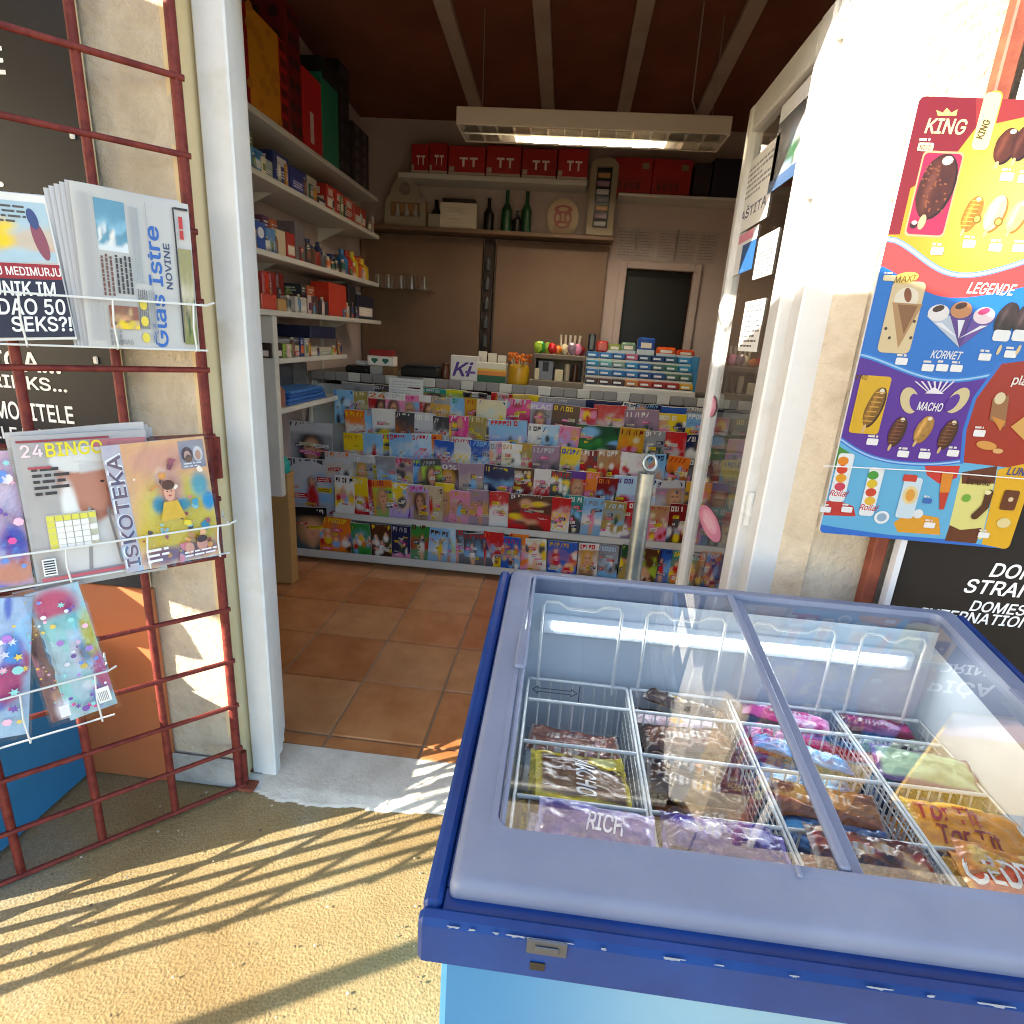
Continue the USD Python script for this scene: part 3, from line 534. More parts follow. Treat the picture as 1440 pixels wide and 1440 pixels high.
for x, y in ((1367, 296), (1397, 300)): c = Q(x + 6, y + 12); cv.ell(c[0], c[1], .009, .009, '8a6a1c', 0, 12); cv.ell(c[0], c[1], .006, .006, 'e8cf5c', 0, 10)
label(1380, 196, 'KING', 10, '5a4412', 26, rot=78)
for x, y in ((1317, 353), (1362, 343), (1399, 348), (1432, 349), (1415, 249), (1440, 252)): tagp(x, y)
label(1358, 412, 'LEGENDE', 17, 'f6f3f0', 73, .25)
# cones
cv.rect(*Q(1232, 495), *Q(1303, 397), 'dcc69a', r=.012); cc = Q(1274, 420); cv.ell(cc[0], cc[1], .026, .024, 'eadfc8', 0, 18); cv.poly(QP(1254, 425, 1297, 428, 1262, 490), 'b48a5c'); cv.poly(QP(1262, 428, 1290, 430, 1270, 470), '8a5c34'); cv.ell(*Q(1276, 415), .008, .016, '8a4a1e', 20, 12)
for x, y in ((1245, 462), (1285, 452), (1280, 475), (1250, 475)): cv.ell(*Q(x, y), .004, .004, '4a3a2a', 0, 5)
cv.ell(*Q(1273, 391), .027, .012, 'e5c25a', 12, 18); label(1256, 398, 'MAXI', 10, '7a5a1c', 34, .2, 8); tagp(1250, 391, 20, 9, 'f0e0b0')
for x, y, c1, c2, rot in ((1319, 440, 'e9e4e4', 'b9c6d8', -22), (1351, 436, 'c98a5a', '5a3a8a', 0), (1383, 444, 'f0dce4', '6a4aa0', 24)):
    cv.poly(QP(x - 17, y + 4, x + 17, y + 4, 1348, 489), c2); cv.ell(*Q(x, y), .023, .018, c1, 0, 16); cv.ell(*Q(x, y - 6), .013, .007, '4a2a1c' if c1 != 'f0dce4' else 'd8407a', 20, 10); cv.poly(QP(x - 5, y + 14, x + 5, y + 14, 1347, 476), 'e8e8f0')
label(1307, 503, 'KORNET', 13, 'dfe6ee', 50, .2); tagp(1267, 508); tagp(1304, 517); tagp(1324, 517); tagp(1344, 518); tagp(1384, 502); tagp(1420, 498)
for x in (1413, 1440):
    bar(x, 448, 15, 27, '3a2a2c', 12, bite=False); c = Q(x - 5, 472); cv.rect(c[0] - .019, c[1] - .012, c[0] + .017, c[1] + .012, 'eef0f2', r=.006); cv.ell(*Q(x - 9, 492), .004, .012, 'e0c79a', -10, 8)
# macho
cv.rect(*Q(1192, 608), *Q(1254, 530), 'dcae1e', r=.008); bar(1228, 572, 13, 36, '9a6a20', 12, lines='d0a040'); label(1202, 533, 'NOVO', 8, '6b4a10', 20); tagp(1226, 621)
for sx, rot in ((-1, 25), (1, -25)): cv.ell(*Q(1312 + sx * 34, 563), .020, .032, 'd6c598', rot, 16); cv.ell(*Q(1312 + sx * 26, 566), .012, .022, '55249a', rot, 14)
for k in range(-3, 4): cv.poly(QP(1313 + k * 3, 552, 1315 + k * 3, 552, 1315 + k * 9, 536, 1312 + k * 9, 536), 'e9e2f2')
cv.poly(QP(1300, 553, 1313, 544, 1326, 554), 'efeaf6'); label(1288, 576, 'MACHO', 14, 'f4f0f4', 42, .12)
bar(1260, 606, 12, 27, '5a2a1a', 10, lines='8a5232'); bar(1297, 603, 12, 25, 'd09a4a', 16, bite=True); bar(1331, 610, 12, 27, '5a2a1a', 12, lines='8a5232')
for x, y in ((1269, 638), (1299, 640), (1339, 637)): tagp(x, y)
label(1421, 540, 'plazma', 15, 'f2ede6', 60, .1); cv.poly(QP(1395, 560, 1418, 556, 1412, 600, 1390, 590), '9a6a44'); cv.poly(QP(1393, 585, 1413, 592, 1405, 606), 'd08a3a'); cv.ell(*Q(1405, 560), .012, .014, 'e0cfa8', 0, 12); cv.poly(QP(1420, 600, 1440, 585, 1440, 620), 'd8a55a')
cv.ell(*Q(1386, 626), .024, .010, 'd99a4a', -8, 14); cv.ell(*Q(1402, 634), .012, .006, 'e0b070', 0, 10); tagp(1376, 609)
# children's ices
for x, y, cs in ((1184, 670, ('e8891f', 'd63c28', 'e8a020', 'cf3a5a')), (1226, 690, ('3f9a3a', 'e2c02a', 'd0402a', 'e8b83a'))):
    cv.rect(*Q(x - 20, y + 34), *Q(x + 18, y - 32), 'e9eef0', r=.008)
    for k, c_ in enumerate(cs): cv.ell(*Q(x + 1 - k * 1.6, y - 22 + 12 * k), .013, .011, c_, 0, 14)
    label(x - 19, y + 26, 'Rolla!', 11, 'c22a3a', 32, .25)
cv.rect(*Q(1257, 727), *Q(1298, 672), 'cfe3ef', r=.008); cv.ell(*Q(1279, 696), .018, .024, 'e6d2a0', 8, 16); cv.ell(*Q(1279, 696), .011, .016, 'e3a040', 8, 14); cv.rect(*Q(1268, 676), *Q(1290, 668), 'cc3a30', r=.003); pass
cv.ell(*Q(1239, 727), .018, .017, 'eef2f4', 0, 14); cv.ell(*Q(1239, 727), .012, .011, '8fb0c8', 0, 12); cv.ell(*Q(1290, 722), .012, .012, 'dfe6ea', 0, 12); tagp(1303, 704, 16, 10, '2f68b8')
cv.poly(QP(1320, 690, 1334, 690, 1326, 716, 1320, 716), 'c23428'); cv.poly(QP(1324, 664, 1340, 664, 1334, 692, 1320, 692), 'e08a2a'); pass
label(1358, 680, 'Bananko', 12, '4a2416', 40, .1); cv.poly(LineString(QP(1390, 693, 1384, 712, 1370, 725)).buffer(.009), '4a2414'); cv.ell(*Q(1388, 692), .008, .006, 'efe6b0', 0, 10); cv.ell(*Q(1358, 700), .010, .010, '6fae3c', 0, 12)
label(1414, 667, 'LUNA', 14, '27418f', 40, .15); cv.rect(*Q(1403, 716), *Q(1434, 690), '5f2b18', r=.006); cv.ell(*Q(1420, 702), .006, .006, 'dcc6a0', 0, 10); cv.ell(*Q(1410, 735), .016, .013, 'e9d79a', 0, 12)
for x, y in ((1160, 716), (1190, 716), (1382, 752), (1306, 738)): tagp(x, y, 20, 11)
cv.mb.c = [np.array(q_) * .62 for q_ in cv.mb.c]; obj('print', cv.mb, m_sign, m)
obj('clip_wire', MB().tube([onY(1158, 655, PY - .006), onY(1300, 662, PY - .006), onY(1470, 676, PY - .006)], .0014, 6), m_wire, m)

# folded right leaf of the grille against the wall
gr2 = thing('iron_grille', (1.5, 1.51, .05), 'brown iron grille leaf folded flat behind the poster', 'grille')
for k, x in enumerate((.853, 1.6, 2.3)): obj('upright', MB().box((x - .017, 1.500, .05), (x + .017, 1.535, 2.5), ch=.004), m_rust, gr2)
for z in (.08, .9, 1.7, 2.48): obj('crossbar', MB().box((.871, 1.508, z - .008), (2.282, 1.524, z + .008)), m_rust, gr2)

# ================================================================ PARASOL (outside the frame, its canopy shades the shop front)
SU = np.array([math.cos(SUN_AZ), math.sin(SUN_AZ), 0]); SO = np.array([-SU[1], SU[0], 0])
pc = SU * -3.0 + SO * 1.087
ps = thing('parasol', (pc[0], pc[1], 0), 'large beige market parasol standing on the forecourt', 'parasol')
obj('pole', MB().tube([(pc[0], pc[1], .02), (pc[0], pc[1], 3.02)], .026, 12), m_beam, ps, smooth=40)
obj('foot', MB().box((pc[0] - .3, pc[1] - .3, 0), (pc[0] + .3, pc[1] + .3, .06), ch=.01), m_thresh, ps)
hu, ho = 1.76, 1.23; cvs = MB(); cn = [pc + SU * a + SO * b * ho for a, b in ((-hu, -1), (2.3, -1), (1.5, 1), (-hu, 1))]
for i in range(4):
    a, b = cn[i], cn[(i + 1) % 4]; z = [0, 0, 1]
    cvs.add([a + [0, 0, 2.74], b + [0, 0, 2.74], (b * .01 + pc * .99) + [0, 0, 2.98], (a * .01 + pc * .99) + [0, 0, 2.98]], [[0, 1, 2, 3]])
    cvs.add([a + [0, 0, 2.58], b + [0, 0, 2.58], b + [0, 0, 2.74], a + [0, 0, 2.74]], [[0, 1, 2, 3]])
obj('canopy', cvs, m_canvas, ps)
for i in range(4): obj('rib', MB().tube([cn[i] + [0, 0, 2.72], pc + [0, 0, 2.95]], .012, 6), m_beam, ps)

pj = thing('projecting_sign', (-2.6, 1.1, 2.3), 'blank white projecting shop sign high on the wall to the left', 'sign')
obj('panel', MB().box((-2.62, .74, 2.3), (-2.58, 1.5, 3.5), ch=.006), m_upvc, pj); obj('bracket', MB().tube([(-2.6, .7, 3.52), (-2.6, 1.55, 3.52)], .015, 8), m_redmetal, pj)

hp = [(1.52, .62), (1.30, .60), (1.21, .66), (1.15, .72), (1.22, .80), (1.13, .86), (1.16, .95), (1.25, .99), (1.12, 1.05), (1.16, 1.12), (1.22, 1.16), (1.14, 1.24), (1.52, 1.28)]
e = trimesh.creation.extrude_polygon(Polygon(hp), .03, engine='earcut'); ev = np.array(e.vertices)
obj('hanging_bags', MB().add(np.stack([-1.9 + ev[:, 2], ev[:, 0], ev[:, 1]], 1), e.faces, 'lilac'), m_wrap, None, 'bunch of lilac goods hanging on the wall far left of the grille', 'bags')

# ================================================================ RED GRILLE LEAF WITH PAPERS
GH = np.array([-.99, 1.55, 0]); GD = np.array([-.7071, -.7071, 0]); GN = np.array([.7071, -.7071, 0])
def G(s, z, off=0.): return GH + GD * s + GN * off + np.array([0, 0, z])
def gpx(x, y, off=0.):
    p = onP(x, y, GH + GN * off, GN); return float((p - GH) @ GD), float(p[2])
gr = thing('iron_grille', GH, 'red painted iron grille leaf standing open to the left of the doorway', 'grille')
def rough_bar(p, q, r, n=14, seed=0):
    t = np.linspace(0, 1, n)[:, None]; P = p + (q - p) * t; rr = r * (1 + .12 * (meshkit.noise(P * 40, seed) - .5)); return MB().tube(P, rr, 8)
for k, s in enumerate([.012, .208, .402, .592, .784, .976, 1.168, 1.36, 1.552, 1.744]):
    obj('upright', rough_bar(G(s, .012), G(s, 2.42), 0.0110 if k else .0135, 18, k), m_redmetal, gr, smooth=True)
for k, z in enumerate([.012, .166, .333, .499, .681, .860, 1.04, 1.225, 1.408, 1.585, 1.755, 1.927, 2.093, 2.26, 2.42]):
    obj('crossbar', rough_bar(G(-.004, z, .009), G(1.76, z, .009), .0076, 14, k + 40), m_redmetal, gr, smooth=True)
ft = MB().box(G(.012, 0) + [-.02, -.02, 0], G(.012, 0) + [.055, .03, .012], ch=.003); obj('hinge_plate', ft, m_rust, gr)
for z in (.02, 1.1): obj('hinge', MB().tube([G(-.006, z, 0), G(-.006, z + .12, 0)], .012, 8), m_redmetal, gr)
obj('floor_plate', MB().box((-1.005, 1.60, .012), (-.945, 1.70, .02), ch=.003), m_rust, None, 'small dark steel floor plate at the foot of the left door jamb', 'plate')
fb = MB()
for dx, r in ((0, .008),): fb.lathe((-.972, 1.66, .02), [(.012, 0), (.012, .006), (.006, .008), (.001, .008)], 10)
# white wire racks clipped on the grille
def wirerack(z0, z1, sL, sR, off, lab):
    t = thing('wire_rack', G(sR, z0), lab, 'wire rack', None)
    obj('front_wire', MB().tube([G(sR - .02, z1 + .008, off), G(sR, z1, off + .002), G((sL + sR) / 2, z1 - .003, off + .004), G(sL, z1, off)], .0028, 6), m_wire, t)
    obj('base_wire', MB().tube([G(sR, z0, off - .02), G(sL, z0, off - .02)], .0025, 6), m_wire, t)
    n = max(3, int((sL - sR) / .13))
    for s in np.linspace(sR + .03, sL - .03, n): obj('upright_wire', MB().tube([G(s, z1, off + .002), G(s + .004, (z0 + z1) / 2, off + .003), G(s, z0, off - .003), G(s, z0 - .004, off - .03)], .0024, 6), m_wire, t)
    for s in (sR, sL): obj('hook', MB().tube([G(s, z1, off), G(s, z1 + .004, .012), G(s, z1 + .02, .006)], .0024, 6), m_wire, t)
OFF = .075
s0, z0 = gpx(290, 432, OFF); s1, z1 = gpx(0, 415, OFF)
wirerack(1.462, z0 + .004, .75, s0, OFF, 'white wire rack that holds the two newspapers on the red grille')
s0b, z0b = gpx(322, 735, OFF); wirerack(.885, z0b - .004, .75, s0b, OFF, 'white wire rack that holds the bingo magazine on the red grille')
s0c, z0c = gpx(152, 943, OFF); wirerack(.462, z0c, .85, s0c, OFF, 'lowest white wire rack that holds the toy packs on the red grille')

def gpaper(corners, off, thick=.004, n=10, bow=.01):
    """a sheet through four photographed corners (tl, tr, br, bl) on a plane in front of the grille: returns canvas and the back mesh"""
    P = [G(*gpx(x, y, off), off) for x, y in corners]; tl, tr, br, bl_ = P
    U = tr - tl; w = np.linalg.norm((tr - tl) + (br - bl_)) / 2; h = np.linalg.norm((tl - bl_) + (tr - br)) / 2
    U = (tr - tl) + (br - bl_); U /= np.linalg.norm(U); V = (tl - bl_) + (tr - br); V -= U * (U @ V); V /= np.linalg.norm(V)
    ctr = sum(P) / 4; O = ctr - U * w / 2 - V * h / 2; mb = MB(); N = np.cross(U, V); N = N if N @ GN > 0 else -N
    return Canvas(O, U, V, N, mb, .00025), w, h, mb
def bend(c, w, h, mb, amp=.010, ph=0.):
    n0 = 0; V_, F_, C_ = [], [], []
    for v_, f_, c_ in zip(mb.v, mb.f, mb.c):                 # cut large flat pieces so that they follow the bend
        f_ = f_ - (f_.min() if len(f_) else 0)
        if len(v_) < 400 and np.ptp(c_, axis=0).max() < 1e-9:
            c0 = c_[0]; v_, f_ = trimesh.remesh.subdivide_to_size(v_, f_, max_edge=.018, max_iter=12); c_ = np.tile(c0, (len(v_), 1))
        V_.append(np.array(v_, float)); F_.append(np.asarray(f_) + n0); C_.append(c_); n0 += len(v_)
    mb.v, mb.f, mb.c, mb.n = V_, F_, C_, n0
    for v_ in mb.v:
        a_ = ((v_ - c.O0) @ c.U) / w; b_ = ((v_ - c.O0) @ c.V) / h
        v_ += (amp * (np.sin(a_ * 4.2 + 1.2 + ph) * (.35 + b_) - 1.1 * np.clip(b_ - .55, 0, 1) ** 2 * 2.0) - amp)[:, None] * c.N
def sheet(c, w, h, col, thick=.006, bowed=0.):
    nu, nv = 17, 17; u, v = np.meshgrid(np.linspace(0, w, nu), np.linspace(0, h, nv)); d = -thick - bowed * (v / h) ** 2 * 0
    F = c.O + u[..., None] * c.U + v[..., None] * c.V - .0004 * c.N
    c.O0 = c.O.copy(); c.mb.grid(F, C(col)); B = F - c.N * thick; c.mb.grid(B, C(col) * .9)
    for e in (np.s_[0], np.s_[-1], np.s_[:, 0], np.s_[:, -1]): c.mb.grid(np.stack([F[e], B[e]], 0), C(col) * .85)
GRP = None
# Istrian daily, folded, its print running upwards
def newspaper_stack(corners, off, k, col='dcdcd8'):
    c, w, h, mb = gpaper(corners, off); sheet(c, w, h, col, .002); return c, w, h, mb
t = thing('newspaper', G(.15, 1.46, .05), 'folded white daily newspaper with a blue vertical masthead in the top wire rack', 'newspaper')
for k in range(5):
    c, w, h, mb = gpaper([(62 + 4 * k, 266 - 4 * k), (228 + 3 * k, 283 - k), (268 + 5 * k, 490), (104 + 8 * k, 486)], .030 + .006 * k); sheet(c, w, h, 'b9b9bd', .003); bend(c, w, h, mb); obj('inner_sheet', mb, m_paper, t)
c, w, h, mb = gpaper([(79, 247), (253, 287), (296, 492), (141, 491)], .064); sheet(c, w, h, 'bab9b6', .003)
# local frame: x along the top edge, y up; the masthead reads upwards
c.grid(w * .17, h * .62, w * .42, h * .93, picture('scene', '8fc0d8', '5f93ab', 12, 14, 3, 'd5dde0')); 
c.text('Glas Istre', w * .70, h * .02, w * .12, '2f63b0', w=h * .80, rot=90); c.text('NOVINE', w * .79, h * .42, w * .055, '3a4a6a', w=h * .3, rot=90)
for k in range(4): c.lines(w * (.21 + .0 * k), h * .0, w * .2, h * .0, 1, 'dgrey')
def vlines(x0, x1, y0, y1, n, col):
    for i in range(n):
        x = x0 + (x1 - x0) * (i + .2) / n; y = y0; ww = (x1 - x0) / n * .5
        while y < y1 - ww: 
            e = min(y + ww * (1 + 2.5 * rng.random()), y1); c.rect(x, y, x + ww, e, col); c.z -= c.dz; y = e + ww * .4
    c.z += c.dz
vlines(w * .17, w * .28, h * .34, h * .6, 3, '6a4a46'); vlines(w * .29, w * .44, h * .36, h * .60, 4, '3c3c42'); vlines(w * .45, w * .54, h * .44, h * .92, 4, 'a9b2ba'); vlines(w * .18, w * .3, h * .02, h * .12, 3, '8a8a8e')
vlines(w * .56, w * .62, h * .05, h * .40, 4, '9aa0a8'); vlines(w * .46, w * .55, h * .14, h * .40, 5, '6a6a70'); vlines(w * .04, w * .14, h * .05, h * .95, 5, 'b5b5ba'); c.rect(w * .60, h * .02, w * .605, h * .96, '9a9aa0'); c.rect(w * .155, h * .02, w * .158, h * .96, 'a8a8ae')
c.grid(w * .20, h * .13, w * .45, h * .28, picture('blobs', 'c7a87a', '8a5a4a', 12, 10, 8, 'd8c03a')); 
for k in range(3): c.ell(w * .86 - w * .36, h * (.08 + .11 * k), w * .035, h * .035, 'dcc94a', 0, 12)
c.rect(w * .845, h * .06, w * .86, h * .96, '2a2a2c'); c.rect(w * .86, h * .95, w * .985, h * .965, '2a2a2c'); c.grid(w * .865, h * .05, w * .985, h * .70, picture('scene', 'cfc8b8', '8f8a5f', 8, 16, 5, '7a7f4a')); vlines(w * .88, w * .95, h * .76, h * .93, 1, 'b03030')
c.text('DANAS', w * .22, h * .03, w * .045, '8a8a8e', w=w * .16)
bend(c, w, h, mb); obj('front_page', mb, m_paper, t)
# tabloid on the left edge
t = thing('newspaper', G(.55, 1.46, .05), 'tabloid newspaper with huge white headline letters at the left edge', 'newspaper')
for k in range(4):
    c, w, h, mb = gpaper([(-150 + 4 * k, 262), (62 + 7 * k, 268), (120 + 6 * k, 480), (-120, 478)], .028 + .004 * k); sheet(c, w, h, 'cfcfd6', .0025); bend(c, w, h, mb); obj('inner_sheet', mb, m_paper, t)
c, w, h, mb = gpaper([(-160, 256), (58, 268), (114, 482), (-122, 476)], .052); sheet(c, w, h, 'e0ddd8', .003)
c.grid(w * .02, h * .54, w * .985, h * .95, picture('blobs', 'c9b8a4', 'a8c0cc', 26, 18, 12, 'd7b8a0')); c.ell(w * .9, h * .70, w * .045, h * .14, '8a4a5a', 8); c.ell(w * .88, h * .84, w * .035, h * .07, '3a4a7a', 8); c.lines(w * .62, h * .80, w * .84, h * .93, 4, '55504e')
c.rect(w * .01, h * .02, w * .99, h * .53, '23263c'); c.rect(w * .01, h * .43, w * .99, h * .535, '9a2430'); c.text('SUSRET U MEDIMURJU', w * .30, h * .455, h * .055, 'efe6e2', w=w * .69)
c.text('TAJNIK IM', w * .36, h * .315, h * .095, 'f2f2f0', w=w * .56, italic=.1); c.text('DAO 50', w * .50, h * .185, h * .105, 'f2f2f0', w=w * .46, italic=.1); c.text('SEKS?!', w * .56, h * .065, h * .10, 'f2f2f0', w=w * .42, italic=.1)
bend(c, w, h, mb); obj('front_page', mb, m_paper, t)
# bingo magazine with a man in a white cap
t = thing('puzzle_magazine', G(.32, .86, .05), 'puzzle magazine with yellow BINGO heading and man in white cap', 'magazine')
for k in range(3):
    c, w, h, mb = gpaper([(9, 614 - 2 * k), (212 - 6 * k, 598 - 2 * k), (240, 806 - 8 * k), (55, 829 - 2 * k)], .030 + .006 * k); sheet(c, w, h, 'b8b4b2', .003); bend(c, w, h, mb); obj('inner_sheet', mb, m_paper, t)
c, w, h, mb = gpaper([(9, 618), (196, 603), (238, 795), (57, 819)], .052); sheet(c, w, h, 'aaa6a6', .003)
nu, nv = 44, 44; u, v = np.meshgrid(np.linspace(0, 1, nu), np.linspace(0, 1, nv)); nu = nv = 80; u, v = np.meshgrid(np.linspace(0, 1, nu), np.linspace(0, 1, nv)); im = np.tile(C('a9a3a0'), (nv, nu, 1)) * (.9 + .25 * meshkit.fbm(np.stack([u * 5, v * 5, u * 0], -1), 3, 4)[..., None])
def lay(m, col):
    global im; im = im + (C(col) - im) * np.clip(m, 0, 1)[..., None]
def el(x, y, rx, ry, col, s=.12): lay(1 - sm(1 - s, 1 + s, np.hypot((u - x) / rx, (v - y) / ry)), col)
SH_ = -.19
_el = el
def el(x, y, rx, ry, col, s=.12): _el(x + SH_ if SH_ else x, y, rx, ry, col, s)
el(.86, .2, .5, .42, 'cfcac6', .1); el(.70, .64, .16, .27, 'a86a52', .12); el(.79, .62, .10, .21, '96584a', .15); el(.55, .64, .035, .07, '874a3c', .3); el(.62, .72, .18, .2, 'b47a64', .2); el(.72, .60, .10, .16, 'b87c66', .3); el(.60, .86, .2, .09, 'd8d4d0', .10); lay((1 - sm(.02, .05, np.abs(v - .80 - (u - .5) * .06))) * (u > .42) * (u < .82), 'c9c4c0'); el(.50, .5, .06, .2, 'e4e0dc', .4); el(.66, .46, .03, .02, '5a2622', .3)
SH_ = 0
lay((1 - sm(.01, .03, np.abs((v - .45) + (u - .62) * 1.3))) * (u > .6), '8f8a88')
c.grid(w * .03, h * .05, w * .99, h * .95, im)
c.ell(w * .60, h * .665, w * .018, h * .008, '2e1a18', 0, 10); c.poly([(w * .62, h * .64), (w * .655, h * .60), (w * .62, h * .595)], '9a5a48'); c.poly([(w * .46, h * .50), (w * .40, h * .05), (w * .43, h * .05), (w * .485, h * .49)], '928c8a'); c.poly([(w * .60, h * .46), (w * .66, h * .06), (w * .68, h * .06), (w * .62, h * .46)], '8c8684'); c.poly([(w * .40, h * .815), (w * .44, h * .91), (w * .62, h * .915), (w * .66, h * .80), (w * .53, h * .845)], 'd6d2cd')
c.rect(w * .03, h * .955, w * .7, h * .97, '8f3a44'); c.rect(w * .55, h * .90, w * .99, h * .95, 'b86a72'); c.text('24', w * .05, h * .865, h * .075, 'e8d0d4', w=w * .15); c.text('BINGO', w * .22, h * .86, h * .085, 'e6d42a', w=w * .42)
c.lines(w * .10, h * .60, w * .36, h * .80, 5, '3a3436', .5); c.rect(w * .08, h * .785, w * .24, h * .80, 'b04a54')
gx, gy, cs = w * .14, h * .22, w * .062; c.rect(gx, gy, gx + cs * 6, gy + cs * 5.6, 'cfc8b0')
for i in range(6):
    for j in range(6):
        if (i, j) in ((5, 0), (5, 2), (5, 4)): continue
        c.rect(gx + i * cs + .0008, gy + j * cs * .92 + .0008, gx + (i + 1) * cs - .0008, gy + (j + 1) * cs * .92 - .0008, 'd8cf52' if i == 0 or j == 5 else 'eceae8')
c.rect(w * .04, h * .02, w * .98, h * .045, 'b85a66'); c.rect(w * .06, h * .06, w * .16, h * .18, 'efeeec')
for k in range(6): c.rect(w * .07, h * (.07 + .018 * k), w * .15, h * (.08 + .018 * k), '3a3a3c')
c.text('SVE', w * .74, h * .06, h * .06, 'e6d42a', w=w * .16, italic=.15)
bend(c, w, h, mb, .008); obj('cover', mb, m_paper, t)
t = thing('wrapped_magazine', G(.12, .86, .06), 'plastic wrapped puzzle magazine with yellow and orange cover', 'magazine')
c, w, h, mb = gpaper([(141, 628), (284, 613), (313, 778), (178, 806)], .066); sheet(c, w, h, 'c2a8b4', .006)
nu, nv = 40, 44; u, v = np.meshgrid(np.linspace(0, 1, nu), np.linspace(0, 1, nv)); im = np.tile(C('e0a878'), (nv, nu, 1)) * (.85 + .35 * meshkit.fbm(np.stack([u * 7, v * 7, u * 0], -1), 3, 14)[..., None])
el(.62, .45, .36, .25, 'dcc63a', .4); el(.45, .26, .3, .16, 'dcb82a', .4); el(.82, .30, .2, .18, 'd8b82c', .4); el(.58, .62, .13, .2, 'dca08a', .4); el(.44, .50, .07, .07, '3f8aa8', .4); el(.68, .48, .08, .05, '4a90a8', .4); el(.95, .48, .07, .08, '2f8ac0', .3); el(.88, .62, .09, .1, '5aa0b0', .5); el(.6, .86, .4, .1, 'd89a84', .5); el(.72, .08, .25, .07, '9a6a76', .4); el(.4, .08, .2, .07, '8a5a70', .4); el(.5, .72, .06, .07, 'e8c0ac', .4)
c.grid(0, 0, w, h, im); c.rect(0, 0, w * .17, h, 'b9b4c4'); c.text('ISKOTEKA', w * .155, h * .04, w * .14, 'f0eef2', w=h * .90, rot=90); c.text('ISKOTEKA', w * .15, h * .045, w * .12, '5a4a6a', w=h * .88, rot=90)
c.rect(w * .72, h * .76, w * .98, h * .98, '8f8c9c'); c.ell(w * .80, h * .87, w * .06, h * .06, '4a3a44'); c.ell(w * .80, h * .86, w * .035, h * .04, 'c9a090'); c.ell(w * .91, h * .87, w * .05, h * .06, 'd0ccd0'); c.ell(w * .91, h * .86, w * .03, h * .04, 'b98a7a'); c.lines(w * .75, h * .765, w * .95, h * .81, 2, 'e8e6ea'); r_ = np.random.default_rng(31)
for k in range(46):
    x, y = w * r_.uniform(.22, .95), h * r_.uniform(.04, .92); q = w * r_.uniform(.012, .05); a0 = r_.uniform(0, 6.3); n_ = r_.integers(4, 8)
    c.poly(Polygon([(x + q * r_.uniform(.5, 1.4) * math.cos(a0 + 6.283 * i / n_), y + q * r_.uniform(.5, 1.8) * math.sin(a0 + 6.283 * i / n_)) for i in range(n_)]).buffer(0), ['d8c22a', 'e0a878', 'c9788a', '3f8aa8', 'b8402f', 'e8d8c8', '8a4a5a', 'c98a4a', '5a3a3a', '7fb0b8'][r_.integers(10)])
c.ell(w * .55, h * .60, w * .055, h * .07, 'd39a84', 0, 16); c.ell(w * .55, h * .66, w * .065, h * .04, '4a2c22', 0, 14); [c.ell(w * (.55 + d_), h * .61, w * .008, h * .006, '2a1a14', 0, 8) for d_ in (-.02, .022)]; c.ell(w * .552, h * .575, w * .018, h * .007, 'a8403a', 0, 8); c.poly([(w * .42, h * .38), (w * .68, h * .38), (w * .62, h * .53), (w * .48, h * .53)], 'c79f2a'); c.ell(w * .80, h * .14, w * .06, h * .06, 'b98272', 0, 14); c.ell(w * .80, h * .18, w * .065, h * .03, '3a2420', 0, 12); c.ell(w * .66, h * .12, w * .05, h * .05, 'c08a78', 0, 14)
c.lines(w * .22, h * .05, w * .45, h * .18, 3, 'e8dfe2'); c.lines(w * .6, h * .04, w * .95, h * .1, 2, 'e8dfe2')
obj('cover', mb, m_wrap, t)
w2 = MB(); nu = nv = 22; u, v = np.meshgrid(np.linspace(-.005, w + .006, nu), np.linspace(-.004, h + .012, nv)); dd = .004 + .006 * meshkit.fbm(np.stack([u * 60, v * 40, u * 0], -1), 3, 8); w2.grid(c.O + u[..., None] * c.U + v[..., None] * c.V + dd[..., None] * c.N); obj('plastic_wrap', w2, m_clear, t, smooth=True)
